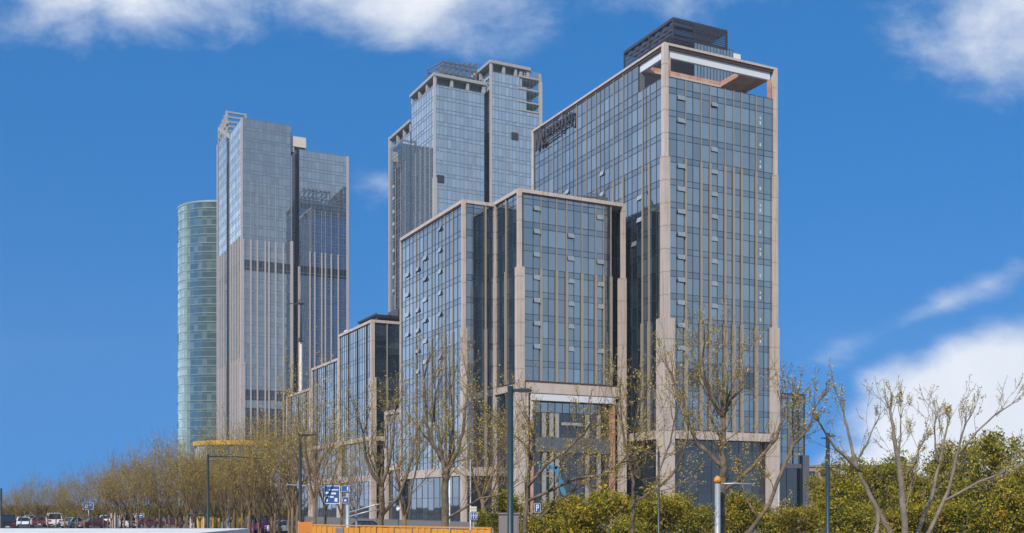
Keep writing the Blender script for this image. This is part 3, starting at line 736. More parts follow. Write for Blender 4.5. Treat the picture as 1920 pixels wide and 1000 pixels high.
def left_tower():
    u0, v0 = 90.9, 410.7
    ub = lambda px: u_at(px, v0)-u0
    vb = lambda px: v_at(px, u0)-v0
    t = root_at(u0, v0, 'skyscraper', 'grey blue skyscraper in two joined volumes, leftmost of the two square towers')
    zt = z_at(221, u0, v0); a1, a2, a3 = ub(546), ub(560), ub(652); b1, b2, b3 = vb(430), vb(425), vb(408)
    zr = z_at(280, u0+a2, v0); z0 = 2.0
    zbk = z_at(272, u0, v0+b3)
    zf1 = z_at(448, u0, v0); zf2 = z_at(335, u0, v0)
    bands = [(z_at(508, u0+5, v0), z_at(490, u0+5, v0)), (z_at(748, u0, v0), z_at(735, u0, v0)), (20, z_at(762, u0, v0))]
    core(t, 0, a3, 3.5, b3, 0, zr-.5); core(t, 0, a1, .0, b3*.6, zr-.5, zt-1.5)
    far_wall(t, 'F', 0, a1, 0, b3*.6, z0, zt, 12, bands)
    far_wall(t, 'L', 0, a1, 0, b1, z0, zt, 8, bands[:1], cladz=zf1*.55)
    far_wall(t, 'F', a2, a3, 0, b3, z0, zr, 12, bands)
    far_wall(t, 'L', 0.01, a1, b2, b3, z0, zbk, 8, bands[:1], cladz=zf1*.55)
    far_wall(t, 'R', a2, a3, 0, b3, z0, zr, 10); far_wall(t, 'B', 0, a3, 0, b3, z0, zr, 12)
    far_wall(t, 'R', 0, a1, 0, b3*.6, zr, zt, 10); far_wall(t, 'B', 0, a1, 0, b3*.6, zr, zt, 10)
    mp = smap('F', a2-a1, 5, a1, 0)
    cw = curtain_wall(t, mp, [0, (a2-a1)/2, a2-a1], far_levels(z0, zr+4), mats=('glass_notch', 'glass_notch', 'glass_notch'), o=-3, grid='mullion_far', name='notch_glazing')
    mpF = smap('F', a1, 5)
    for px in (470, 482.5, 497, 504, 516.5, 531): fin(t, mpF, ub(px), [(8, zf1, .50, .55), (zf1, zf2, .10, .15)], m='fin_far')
    fin(t, mpF, ub(546.5), [(4, z_at(453, u0+a1, v0), .95, .7), (z_at(453, u0+a1, v0), zt-12, .16, .25)], m='fin_far')
    fin(t, mpF, a2, [(z0, z_at(500, u0+a2, v0), .6, .5)], m='fin_far')
    mpR = smap('F', a3-a2, 5, a2, 0)
    for px in (581, 590, 603, 610, 621, 634): fin(t, mpR, ub(px)-a2, [(4, z_at(470, u0+a2, v0), .42, .5), (z_at(470, u0+a2, v0), z_at(390, u0+a2, v0), .09, .15)], m='fin_far')
    mpL = smap('L', 5, b3)
    for px in (448, 443, 438, 433.5, 421, 416.5, 412): fin(t, mpL, vb(px), [(8, z_at(450, u0, v0+10), .5, .5)], m='fin_far')
    pillar(t, [(0, zf1*.55, 1.8), (zf1*.55, zf1, 1.3), (zf1, zt, .7)], m='fin_far', seam=8)
    pillar(t, [(0, zr, .9)], m='fin_far', cx=a3, sx=-1, seam=8)
    pillar(t, [(0, zbk, .8)], m='fin_far', cy=b3, sy=-1, seam=8)
    box_part(t, 'roof', 'roofing', a1+.3, a3-.3, 3.6, b3-.2, zr-.48, zr-.1)
    # unfinished open frame on the back part of the roof
    cr = MB()
    for i in range(5):
        y_ = b2+2+i*(b3-b2-3)/4
        cr.bar((0.4, y_, zbk), (0.4, y_, zbk+9-i*.6), .8); cr.bar((8, y_, zbk), (8, y_, zbk+9-i*.6), .8)
        cr.bar((0.4, y_, zbk+8.6-i*.6), (8, y_, zbk+8.6-i*.6), .7)
    cr.bar((.4, b2-6, zt-1.0), (.4, b3-1, zbk+6.5), .9, 1.4); cr.bar((.4, b2, zbk+3.8), (.4, b3-.5, zbk+2.2), .8, 1.2)
    cr.bar((8, b2-6, zt-1.0), (8, b3-1, zbk+6.5), .9, 1.4)
    for i in range(4): cr.bar((.4+i, b2+i*4, zbk+6), (.4+i, b2+i*4+2.5, zbk+8-i), .3)
    cr.box(.5, 9, b2+.5, b3-.5, zbk-.4, zbk)
    cr.build('roof_frame', 'concrete', t)
    x0 = ub(552)
    rb = MB(); rb.box(x0-1, x0+4.9, 1.0, 12, z_at(273, u0+x0, v0), z_at(254, u0+x0, v0))
    rb.box(x0-1, x0+.2, 1.2, 11, zr-1, z_at(273, u0+x0, v0)); rb.build('roof_box', 'offwhite', t)
left_tower()

def middle_tower():
    u0, v0 = 132.1, 319.7
    ub = lambda px: u_at(px, v0)-u0
    vb = lambda px: v_at(px, u0)-v0
    t = root_at(u0, v0, 'skyscraper', 'grey blue skyscraper with an unfinished concrete roof frame, directly behind the front tower')
    a1, a2, a3 = ub(909), ub(920), ub(1014); b1, b2, b3 = vb(771), vb(768), vb(730)
    z1 = z_at(158, u0, v0); zr1 = z_at(137, u0, v0)
    z2 = z_at(134, u0+a2, v0); zr2 = z_at(113, u0+a2, v0)
    z3 = z_at(246, u0, v0+b2); zr3 = z_at(224, u0, v0+b2); z0 = 2.0
    core(t, 0, a1, 0, b1, 0, z1-.5); core(t, a1, a3, 3, b3, 0, z2-14); core(t, a2, a3-6, 3, b3*.6, z2-14, z2-.5); core(t, .8, a1, b2, b3, 0, z3-.5)
    far_wall(t, 'F', 0, a1, 0, b1, z0, z1, 12)
    far_wall(t, 'L', 0, a1, 0, b1, z0, z1, 9)
    far_wall(t, 'L', 0.4, a1, b2, b3, z0, z3, 8)
    sk = lambda s0, s1, za, zb_: (s0 > ub(985)-a2 and zb_ > z_at(212, u0+a3, v0)) or (s0 > ub(974)-a2 and zb_ > z_at(163, u0+a3, v0))
    far_wall(t, 'F', a2, a3, 0, b3, z0, z2, 14, skip=sk)
    far_wall(t, 'L', a2, a3, 0, 6, z1-12, z2, 3)
    far_wall(t, 'R', a2, a3, 0, b3, z0, z2-16, 10); far_wall(t, 'B', 0, a3, 0, b3, z0, z3, 12)
    far_wall(t, 'R', 0, a1, 0, b1, z2-16, z1, 8); far_wall(t, 'B', 0, a1, 0, b1, z3, z1, 8); far_wall(t, 'B', a2, a3-6, 0, b3*.6, z3, z2, 8)
    mp = smap('F', a2-a1, 5, a1, 0)
    curtain_wall(t, mp, [0, (a2-a1)/2, a2-a1], far_levels(z0, z1), mats=('glass_notch', 'glass_notch', 'glass_notch'), o=-3, grid='mullion_far', name='notch_glazing')
    mpF = smap('F', a1, 5); zf = z_at(258, u0, v0)
    for px in (824, 832, 846, 858, 872, 886, 898): fin(t, mpF, ub(px), [(8, zf-34, .36, .4), (zf-34, zf, .10, .15)], m='fin_far')
    mpR = smap('F', a3-a2, 5, a2, 0)
    for px in (933, 946, 958, 972, 986, 1000): fin(t, mpR, ub(px)-a2, [(8, zf-40, .30, .4), (zf-40, zf+8, .08, .15)], m='fin_far')
    mpL = smap('L', 5, b3)
    for px in (806, 797, 788, 779, 760, 751, 742): fin(t, mpL, vb(px), [(8, z_at(280, u0, v0+12), .10, .15)], m='fin_far')
    pillar(t, [(0, z1-30, 1.2), (z1-30, zr1, .7)], m='fin_far', seam=8)
    pillar(t, [(0, zr3, .6)], m='fin_far', cy=b3, sy=-1, seam=8)
    pillar(t, [(0, zr2-1, .7)], m='fin_far', cx=a2, seam=8)
    pillar(t, [(0, zr2-4, 1.0)], m='fin_far', cx=a3, sx=-1, seam=8)
    # concrete roof frames
    def crown(a0, a1_, b0, b1_, zl, zh, nx, ny):
        c = MB(); c.box(a0-.5, a1_+.5, b0-.5, b1_+.5, zh-1.0, zh); c.box(a0+.5, a1_-.5, b0+.5, b1_-.5, zl-.5, zl-.05)
        for i in range(nx+1):
            for j in range(ny+1):
                if i in (0, nx) or j in (0, ny):
                    c.bar((a0+.4+i*(a1_-a0-.8)/nx, b0+.4+j*(b1_-b0-.8)/ny, zl), (a0+.4+i*(a1_-a0-.8)/nx, b0+.4+j*(b1_-b0-.8)/ny, zh-1), .9)
        c.box(a0+1.3, a1_-1.3, b0+1.3, b1_-1.3, zl, zh-1.0, 1)
        c.build('roof_frame', ['concrete', 'concrete_dark'], t)
    crown(0, a1, 0, b1, z1, zr1, 3, 3)
    crown(a2, a3-4.5, 0, b3*.6, z2, zr2, 3, 3)
    crown(.4, a1, b2+.3, b3, z3, zr3, 3, 3)
    cf = MB()
    for z_ in (z_at(212, u0+a3, v0), z_at(196, u0+a3, v0), z_at(172, u0+a3, v0), z_at(150, u0+a3, v0)):
        cf.box(a3-8.5, a3+.2, -.2, 14, z_-.5, z_)
    for x_, y_ in ((a3-.3, .3), (a3-.3, 13), (a3-7.5, .6)): cf.bar((x_, y_, z_at(214, u0+a3, v0)), (x_, y_, z_at(140, u0+a3, v0)), .9)
    cf.box(a3-8, a3-1, 5, 13, z_at(212, u0+a3, v0), z_at(152, u0+a3, v0), 1)
    for i in range(8): cf.bar((a3-7+i*.95, .2, z_at(150, u0+a3, v0)), (a3-7+i*.95, .2, z_at(137, u0+a3, v0)), .14)
    for i in range(3): cf.bar((a3-7, .2, z_at(148-i*4, u0+a3, v0)), (a3-.2, .2, z_at(148-i*4, u0+a3, v0)), .14)
    cf.build('open_floors', ['concrete', 'concrete_dark'], t)
    tr = MB(); rg = random.Random(5)
    for i in range(7):
        x_ = 4+i*2.0; tr.bar((x_, 3, zr1), (x_, 3, zr1+5.5+i*.25), .4); tr.bar((x_, 16, zr1), (x_, 16, zr1+7.5), .4)
        tr.bar((x_, 3, zr1+5.5+i*.25), (x_, 16, zr1+7.5), .4); tr.bar((x_, 3, zr1+2), (x_, 10, zr1+5), .3)
        if i: tr.bar((x_-2, 3, zr1+(1 if i % 2 else 5)), (x_, 3, zr1+(5 if i % 2 else 1)), .3)
    for z_ in (2, 5.5): tr.bar((4, 3, zr1+z_), (16, 3, zr1+z_), .4); tr.bar((3.5, 3.4, zr1+z_*.7+.6), (16.5, 3.4, zr1+z_*.7+.6), .5); tr.bar((4, 16, zr1+z_+1), (16, 16, zr1+z_+1), .35)
    for i in range(9): tr.bar((1+rg.random()*3, 3+i*1.5, zr1), (1+rg.random()*3, 3+i*1.5, zr1+2+rg.random()*2), .3)
    tr.build('roof_truss', 'steel_grey', t)
    for px, py in ((826, 336), (965, 256)):
        mpx = mpF if px < 910 else smap('F', a3, 5)
        h_ = MB(); s = ub(px); z_ = z_at(py, u0+s, v0); wbox(h_, mpx, s-1.2, s+1.2, .05, .3, z_-1.2, z_+1.2); h_.build('open_panel', 'core', t)
    for k, (pz) in enumerate((350, 372, 397, 420, 444, 470, 495, 520, 545)):
        h_ = MB(); s = vb(736); z_ = z_at(pz, u0, v0+s); wbox(h_, smap('L', 5, b3, .4), s-.8, s+.8, .03, .12, z_-.5, z_+.5); h_.build('pale_panel', 'fin_far', t)
M['steel_grey'] = mat('grey_galvanised_truss', (.13, .14, .16), .5, .4, .1, 1)
middle_tower()

# ---- round green glass tower behind
def round_tower():
    c = at(420, 900, 500); rad = 20.6; zt = EYE+(HY-378)/F*(500-rad)
    t = thing('round_tower', 'round green glass tower partly hidden behind the left skyscraper', 'tower', (c.x, c.y, 0))
    n = 60; mb = MB(); fl = 3.9; nf = int(zt/fl)
    for j in range(nf):
        for part in (0, 1):
            z0 = zt-(j+1)*fl+(0 if part == 0 else 1.1); z1 = zt-(j+1)*fl+(1.1 if part == 0 else fl)
            for i in range(n):
                t0, t1 = 2*math.pi*i/n, 2*math.pi*(i+1)/n; e = RNG.gauss(0, .02)
                P = [(math.cos(q)*(rad+s_*e), math.sin(q)*(rad+s_*e), zz_) for q, zz_, s_ in ((t0, z0, 1), (t1, z0, -1), (t1, z1, -1), (t0, z1, 1))]
                mb.face(P, 1 if part == 0 else 0)
    mb.build('curtain_wall', ['glass_green', 'glass_green_sp'], t)
    rr = MB(); n2 = 90
    for j in range(nf):
        z0 = zt-(j+1)*fl
        for dz, r_, h in ((1.1, rad+.16, .24), (0.0, rad+.06, .10)):
            for i in range(n2):
                t0, t1 = 2*math.pi*i/n2, 2*math.pi*(i+1)/n2
                A0, A1 = (math.cos(t0), math.sin(t0)), (math.cos(t1), math.sin(t1)); zz_ = z0+dz
                p = lambda a, r__, z_: (a[0]*r__, a[1]*r__, z_)
                rr.face([p(A0, r_, zz_), p(A1, r_, zz_), p(A1, r_, zz_+h), p(A0, r_, zz_+h)])
                rr.face([p(A0, rad-.2, zz_), p(A1, rad-.2, zz_), p(A1, r_, zz_), p(A0, r_, zz_)])
                rr.face([p(A0, rad-.2, zz_+h), p(A1, rad-.2, zz_+h), p(A1, r_, zz_+h), p(A0, r_, zz_+h)])
    rr.build('ring_louvres', 'ring_green', t)
    cr = MB(); poly = [(math.cos(2*math.pi*i/48)*(rad-.6), math.sin(2*math.pi*i/48)*(rad-.6)) for i in range(48)]
    cr.prism(poly, 0, zt-.6, axis='z'); cr.build('wall_core', 'core', t)
    pt = MB()
    for i in range(48):
        t0, t1 = 2*math.pi*i/48, 2*math.pi*(i+1)/48
        for (r0, r1) in ((rad-.3, rad+.25),):
            P = [(math.cos(q)*r_, math.sin(q)*r_) for q, r_ in ((t0, r0), (t1, r0), (t1, r1), (t0, r1))]
            pt.prism(P, zt-.2, zt+.6, axis='z')
    pt.build('roof_rim', 'ring_green', t)
M['glass_green_sp'] = glass('green_spandrel_glass', (.05, .085, .082), (.14, .19, .18), (.66, .84, .80), .18, 2.6, .6, .05)
M['ring_green'] = mat('pale_green_louvre', (.24, .30, .285), .5, .2, .08, .5)
round_tower()

# ---- low curved lobby under a yellow band, at the foot of the left skyscraper
def lobby():
    c = at(455, 900, 380); t = thing('curved_lobby', 'low curved glass lobby under a yellow painted roof band', 'building', (c.x, c.y, 0))
    rad = 16.0; zt = EYE+(HY-826)/F*365
    def arc(r_, z0, z1, name, m, k0=-200, k1=20, n=26):
        mb = MB()
        for i in range(n):
            a0, a1 = R(k0+(k1-k0)*i/n), R(k0+(k1-k0)*(i+1)/n)
            P = [(math.cos(q)*rr_, math.sin(q)*rr_) for q, rr_ in ((a0, r_-.5), (a1, r_-.5), (a1, r_), (a0, r_))]
            mb.prism(P, z0, z1, axis='z')
        return mb.build(name, m, t)
    arc(rad+.9, zt-1.5, zt, 'roof_band', 'yellow')
    arc(rad, zt-6.0, zt-1.55, 'glazing', 'glass_green')
    arc(rad+.4, zt-6.6, zt-6.02, 'floor_edge', 'concrete')
    arc(rad, 0, zt-6.65, 'wall', 'concrete_dark')
    cp = MB(); cp.prism([(math.cos(R(q))*(rad+.3), math.sin(R(q))*(rad+.3)) for q in range(0, 360, 12)], zt-1.2, zt-.3, axis='z'); cp.build('roof', 'roofing', t)
    fr = MB()
    for i in range(27):
        a0 = R(-200+220*i/26); fr.bar((math.cos(a0)*(rad+.06), math.sin(a0)*(rad+.06), zt-6), (math.cos(a0)*(rad+.06), math.sin(a0)*(rad+.06), zt-1.6), .16)
    fr.build('mullion', 'white', t)
lobby()
def podium():
    u0, v0 = 92.0, 380.0
    t = root_at(u0, v0, 'podium_building', 'dark flat roofed podium at the foot of the left skyscraper')
    mpF = smap('F', 40, 24); zt = 26.5
    core(t, 0, 40, 0, 24, 0, zt-.4)
    for sd, ln in (('F', 40), ('L', 24), ('R', 24), ('B', 40)):
        curtain_wall(t, smap(sd, 40, 24), spread(.2, ln-.2, 12), [(.2, 8, 0), (8, 16, 0), (16, zt-1.5, 0), (zt-1.5, zt-.4, 1)], mats=('glass_dark', 'stone_far'))
    box_part(t, 'roof', 'concrete_dark', -.3, 40.3, -.3, 24.3, zt-.39, zt)
podium()

# ------------------------------------------------------------------ roof machinery and masts
def roof_crane():
    p = at(1128, 372, 196)
    t = thing('roof_crane', 'small window cleaning crane standing on the roof of the portal block', 'crane', (p.x, p.y, 56.95), PHI)
    m_ = MB(); m_.box(-.9, .9, -.7, .7, .3, 2.0); m_.box(-1.2, 1.2, -1, 1, .0, .3); m_.build('machine_house', 'steel_grey', t)
    a = MB(); a.bar((0, 0, 2.0), (1.6, 0, 4.6), .22); a.bar((-.3, 0, 2.0), (-5.6, -.3, 1.5), .25); a.bar((-5.6, -.3, 1.5), (-5.6, -.3, .6), .12)
    a.bar((0, 0, 2.2), (-2.4, 0, 2.6), .12); a.build('jib', 'steel_grey', t)
roof_crane()
def cradle():
    p = at(1377, 88, 218)
    t = thing('cleaning_cradle', 'white window cleaning gantry hanging off the dark penthouse roof', 'gantry', (p.x, p.y, 92.0), PHI)
    b_ = MB(); b_.box(-1.0, 1.1, -.6, .6, .6, 2.2); b_.build('cabinet', 'white', t)
    f_ = MB(); f_.box(-1.2, 1.3, -.7, .7, .0, .45); f_.bar((-3.5, 0, .2), (-1, 0, .2), .3); f_.build('frame', 'steel_dark', t)
    r_ = MB(); r_.bar((-5, .2, .3), (-2.2, .2, 1.9), .25); r_.bar((-3, .2, .3), (-3, .2, 1.8), .2); r_.bar((-4.2, .2, 1.4), (-1.4, .2, 1.6), .2); r_.build('arm', 'white', t)
cradle()
def telecom_mast():
    Y = 330; p = at(564, 948, Y)
    t = thing('telecom_mast', 'slim white telecom mast rising behind the low stepped blocks', 'mast', (p.x, Y, 0))
    zt = EYE+(HY-500)/F*Y; z1 = EYE+(HY-640)/F*Y; z2 = EYE+(HY-570)/F*Y
    m_ = MB(); m_.tube([(0, 0, 0), (0, 0, z1)], [.62, .42], 10); m_.build('pole', 'offwhite', t)
    n_ = MB(); n_.tube([(0, 0, z1), (0, 0, z2+2), (-.1, 0, zt)], [.34, .26, .12], 8); n_.build('upper_pole', 'steel_grey', t)
    for z_, r_ in ((z1, 1.0), (z2, 1.5)):
        q = MB(); q.tube([(0, 0, z_-.12), (0, 0, z_+.12)], r_*.7, 10)
        for k in range(3):
            a = R(20+120*k); c_, s_ = math.cos(a)*r_, math.sin(a)*r_
            q.bar((c_*.5, s_*.5, z_), (c_, s_, z_), .1); q.box(c_-.14, c_+.14, s_-.14, s_+.14, z_-.3, z_+1.0)
        if r_ > 1.2: q.bar((0, 0, z_), (-3.6, -.5, z_), .25); q.box(-3.9, -3.3, -.8, -.2, z_-.2, z_+.7)
        q.build('antenna_platform', 'steel_dark', t)
telecom_mast()

# ------------------------------------------------------------------ trees and shrubs
def rand_perp(d, rg):
    v = Vector((rg.gauss(0, 1), rg.gauss(0, 1), rg.gauss(0, 1))); v = v-d*v.dot(d)
    return v.normalized() if v.length > 1e-6 else Vector((1, 0, 0))
def add_leaf(mb, p, size, rg, k):
    a = Vector((rg.gauss(0, 1), rg.gauss(0, 1), rg.gauss(0, .7))).normalized()
    c = rand_perp(a, rg); l, w = size*rg.uniform(.45, 1.45)/2, size*rg.uniform(.25, .62)/2
    mb.face([p-a*l, p+c*w, p+a*l, p-c*w], k)
def grow(tb, cb, p, d, L, r, lvl, maxl, rg, bud, up=.10, kids=(3, 4), budn=4):
    """one branch with its side branches; thick wood into tb, twigs and buds into cb"""
    n = 4 if lvl < 2 else 3
    pts, rad = [p], [r]; q = p; dd = d
    for i in range(n):
        dd = (dd+rand_perp(dd, rg)*rg.uniform(.05, .20)+Vector((0, 0, up))).normalized()
        q = q+dd*(L/n); pts.append(q); rad.append(max(r*(1-.62*(i+1)/n), .007))
    (tb if lvl < 2 else cb).tube(pts, rad, 6 if lvl == 0 else (5 if lvl == 1 else 3), 0, caps=False)
    if lvl < maxl:
        for c in range(rg.randint(*kids)+(1 if lvl < 1 else 0)):
            t = rg.uniform(.30, 1.0) if c else 1.0
            i = min(int(t*n), n-1); f = t*n-i; b_ = pts[i].lerp(pts[i+1], f); ax = (pts[i+1]-pts[i]).normalized()
            a = R(rg.uniform(20, 46)) if c else R(rg.uniform(4, 18))
            nd = (ax*math.cos(a)+rand_perp(ax, rg)*math.sin(a)).normalized()
            grow(tb, cb, b_, nd, L*rg.uniform(.50, .76), max(r*(1-.6*t)*.62, .007), lvl+1, maxl, rg, bud, up, kids, budn)
    if lvl >= maxl-1:
        for c in range(rg.randint(budn//2, budn)):
            t = rg.uniform(.2, 1.0)*n; i = min(int(t), n-1); b_ = pts[i].lerp(pts[i+1], t-i)
            for _ in range(2): add_leaf(cb, b_+Vector((rg.gauss(0, .04), rg.gauss(0, .04), rg.gauss(0, .04))), bud, rg, 1 if rg.random() < .7 else 2)
def bare_tree_proto(seed, H, r, trunk_h, limbs, spread_, maxl=3, bud=.10, kids=(3, 4), budn=4):
    rg = random.Random(seed); tb, cb = MB(), MB()
    lean = Vector((rg.gauss(0, .02), rg.gauss(0, .02), 1)).normalized()
    pts = [Vector((0, 0, -.1)), Vector((0, 0, .15)), lean*trunk_h*.5+Vector((rg.gauss(0, .05), rg.gauss(0, .05), 0)), lean*trunk_h]
    tb.tube(pts, [r*1.5, r*1.1, r*.95, r*.85], 8)
    for i in range(limbs):
        a = 2*math.pi*(i+rg.uniform(-.25, .25))/limbs; el = R(rg.uniform(*spread_))
        d = Vector((math.cos(a)*math.sin(el), math.sin(a)*math.sin(el), math.cos(el)))
        p = lean*(trunk_h*rg.uniform(.78, 1.0))
        grow(tb, cb, p, d, (H-trunk_h)*rg.uniform(.50, .66), r*.55, 0, maxl, rg, bud, .07, kids, budn)
    return tb, cb
protos = []
for i, (sd, H, tr_h, limbs, sp) in enumerate(((11, 11.0, 3.0, 5, (14, 34)), (12, 11.0, 2.6, 4, (10, 30)), (13, 11.0, 3.4, 6, (12, 38)), (14, 11.0, 2.8, 5, (8, 26)), (15, 11.0, 2.2, 5, (16, 40)))):
    tb, cb = bare_tree_proto(sd, H, .155, tr_h, limbs, sp, 3, .13, (3, 4), 6)
    protos.append((tb.mesh('trunk', 'bark_far'), cb.mesh('crown', ['bark_far', 'bud', 'bud_brown'])))
ROW = 'bare street trees in the row along the street'
def row_tree(k, x_, y_, H, rz, label='bare brown street tree in the dense row running along the street'):
    t = thing('street_tree', label, 'tree', (x_, y_, 0), rz, ROW)
    sc = H/11.0; w = RNG.uniform(.75, 1.2); t.scale = (sc*w, sc*w, sc*RNG.uniform(.92, 1.06))
    for nm, me in zip(('trunk', 'crown'), protos[k]):
        o = bpy.data.objects.new(nm, me); COL.objects.link(o); o.parent = t
    return t
rg = random.Random(21)
def top_line(px):                                                     # how high the row reaches in the photograph
    P = ((0, 926), (60, 920), (130, 906), (200, 884), (260, 866), (310, 848), (350, 838), (400, 850), (450, 842), (500, 825), (560, 790), (620, 790))
    for (a, c), (d, e) in zip(P, P[1:]):
        if a <= px <= d: return c+(e-c)*(px-a)/(d-a)
    return 740
px = 6.0; i = 0
while px < 560:                                                       # near side of the row
    Y = 140-px*.06+rg.uniform(-7, 7); H = EYE+(HY-top_line(px)-rg.uniform(-10, 6))/F*Y
    p = at(px, HY, Y); row_tree(i % 5, p.x, Y, max(H, 4.2), rg.uniform(0, 6)); i += 1
    px += rg.uniform(13, 21)
for k in range(26):                                                   # small young trees filling the row
    px = 8+k*20+rg.uniform(-8, 8); Y = 196+rg.uniform(-18, 18); p = at(px, HY, Y)
    row_tree((k*2+1) % 5, p.x, Y, rg.uniform(4.6, 6.8), rg.uniform(0, 6))
for k in range(26):                                                   # far side of the street
    px = 4+k*19+rg.uniform(-7, 7)
    Y = 255-px*.16+rg.uniform(-12, 12); H = EYE+(HY-top_line(px)-rg.uniform(-2, 14))/F*Y
    p = at(px, HY, Y); row_tree((k+2) % 5, p.x, Y, min(max(H, 5.0), 15), rg.uniform(0, 6))
for px, Y, yt in ((548, 96, 775), (590, 84, 715), (640, 104, 850), (668, 98, 840), (515, 108, 822), (488, 112, 835), (560, 118, 790), (438, 116, 808), (610, 112, 800), (760, 74, 745), (905, 96, 760), (940, 104, 800), (1120, 86, 800)):
    H = EYE+(HY-yt)/F*Y; p = at(px, HY, Y)
    row_tree(rg.randint(0, 4), p.x, Y, H, rg.uniform(0, 6), 'bare brown street tree in the dense row running along the street' if px < 700 else 'slender bare street tree standing before the foot of the glass blocks')

def guided_tree(name, label, Y, limbs, seed, bark='bark', maxl=2, twig=1.0, bud=.075, base_z=True, dens=5, budn=7, tl=1.0, tip=1.0):
    """limbs: [(photo points, start radius px, end radius px), ...] traced at distance Y, each wandering in depth"""
    rg = random.Random(seed); tb, cb = MB(), MB(); s_ = Y/F
    p0 = at(*limbs[0][0][0], Y); org = Vector((p0.x, Y, 0))
    depth_at = {}
    for li, (pts, r0, r1) in enumerate(limbs):
        W_ = [at(a, c, Y)-org for a, c in pts]
        slope = rg.uniform(-.55, .55) if li else 0.0
        start = depth_at.get(pts[0], 0.0); acc = 0.0
        for i in range(len(W_)):
            if i: acc += (W_[i]-W_[i-1]).length
            W_[i].y += start+slope*acc
            depth_at[pts[i]] = W_[i].y
        if li == 0: W_ = [Vector((W_[0].x, W_[0].y, 0.0))]+W_; 
        R_ = [max((r0+(r1-r0)*i/(len(W_)-1))*s_, .012) for i in range(len(W_))]
        # smooth by subdividing with slight wobble
        P_, Q_ = [], []
        for i in range(len(W_)-1):
            for k in range(3):
                f = k/3; w = W_[i].lerp(W_[i+1], f)
                if k: w = w+Vector((rg.gauss(0, .25), rg.gauss(0, .25), 0))*R_[i]
                P_.append(w); Q_.append(R_[i]+(R_[i+1]-R_[i])*f)
        P_.append(W_[-1]); Q_.append(R_[-1])
        tb.tube(P_, Q_, 8 if r0 > 4 else 6)
        n0 = int(len(P_)*(.45 if li == 0 else .22))
        for i in range(n0, len(P_)):
            for c in range(dens if rg.random() < .9 else dens-1):
                if rg.random() < .35: continue
                d = (P_[i]-P_[i-1]).normalized(); a = R(rg.uniform(22, 58))
                nd = (d*math.cos(a)+rand_perp(d, rg)*math.sin(a)+Vector((0, 0, .15))).normalized()
                grow(tb, cb, P_[i], nd, rg.uniform(.7, 1.9)*tl, max(min(Q_[i]*.28, .035), .012), 2, 2+maxl, rg, bud, .10, (2, 3), budn)
        d = (P_[-1]-P_[-2]).normalized()
        for c in range(3):
            grow(tb, cb, P_[-1], (d+rand_perp(d, rg)*.35).normalized(), rg.uniform(1.2, 2.2)*tl*tip, Q_[-1]*.8, 2, 2+maxl, rg, bud, .10, (2, 3), budn)
    t = thing(name, label, 'tree', tuple(org))
    tb.build('trunk', bark, t); cb.build('crown', [bark, 'bud', 'bud_brown'], t)
    return t
guided_tree('bare_tree', 'large budding bare tree before the foot of the front tower', 49, [
    ([(1353, 1010), (1351, 940), (1358, 878), (1356, 830), (1355, 784)], 9.5, 4.6),
    ([(1358, 878), (1316, 834), (1296, 791), (1280, 730), (1276, 690)], 5, 1.6),
    ([(1355, 784), (1330, 748), (1316, 712), (1308, 680)], 3.6, 1.4),
    ([(1355, 784), (1356, 740), (1352, 700), (1356, 655)], 3.8, 1.3),
    ([(1355, 784), (1374, 748), (1399, 726), (1408, 690)], 3.6, 1.3),
    ([(1353, 920), (1381, 905), (1420, 863), (1456, 823), (1466, 785)], 4.5, 2),
    ([(1355, 830), (1338, 790), (1335, 750)], 3, 1.6)], 31, dens=2, tl=.95)
guided_tree('bare_tree', 'thin trunked bare tree with yellow buds left of the large bare tree', 45, [
    ([(1187, 1010), (1187, 942), (1185, 886), (1172, 839), (1165, 790)], 4.2, 2.2),
    ([(1187, 942), (1227, 923), (1265, 889), (1286, 852), (1300, 810)], 3.2, 1.4),
    ([(1185, 886), (1201, 900), (1190, 857), (1186, 810), (1192, 770)], 2.6, 1.4),
    ([(1227, 923), (1240, 880), (1261, 831), (1270, 790)], 2.4, 1.2)], 32, dens=2, tl=.9)
guided_tree('bare_tree', 'wide low branching bare tree behind the grey cabinet', 42, [
    ([(985, 1010), (988, 914), (997, 863), (1000, 820)], 4.5, 2.4),
    ([(988, 914), (1026, 870), (1062, 845), (1094, 813)], 3.4, 1.6),
    ([(988, 940), (1044, 914), (1080, 897), (1127, 892), (1160, 870)], 3.2, 1.4),
    ([(988, 960), (1010, 975), (1033, 950), (1070, 925)], 2.4, 1.2),
    ([(997, 863), (985, 835), (960, 815)], 2.0, 1.2)], 33, dens=2, tl=.8)
guided_tree('bare_tree', 'stout forked bare tree before the pale corner of the side block', 60, [
    ([(834, 1010), (833, 921), (837, 892), (836, 880)], 7.5, 6),
    ([(837, 892), (828, 856), (808, 827), (800, 795), (799, 755), (796, 715)], 4.4, 1.8),
    ([(837, 892), (828, 850), (821, 813), (812, 780), (815, 735)], 3.6, 1.6),
    ([(837, 892), (846, 868), (859, 842), (868, 795), (873, 748), (876, 715)], 4.4, 1.8),
    ([(837, 892), (842, 850), (847, 802), (845, 760), (840, 720)], 3.2, 1.5),
    ([(834, 975), (871, 953), (900, 935), (940, 928)], 3, 1.4)], 34, dens=2, tl=1.0)
guided_tree('bare_tree', 'dark forked bare tree before the link building', 62, [
    ([(713, 1010), (717, 960), (715, 914)], 6.5, 5.2),
    ([(715, 914), (695, 881), (687, 856), (684, 815)], 4, 1.8),
    ([(715, 914), (728, 862), (734, 815), (733, 770)], 4, 1.8),
    ([(717, 965), (747, 932), (762, 891), (771, 857), (778, 810)], 3.6, 1.6),
    ([(715, 914), (712, 870), (716, 825)], 3, 1.5)], 35, dens=2, tl=1.0)
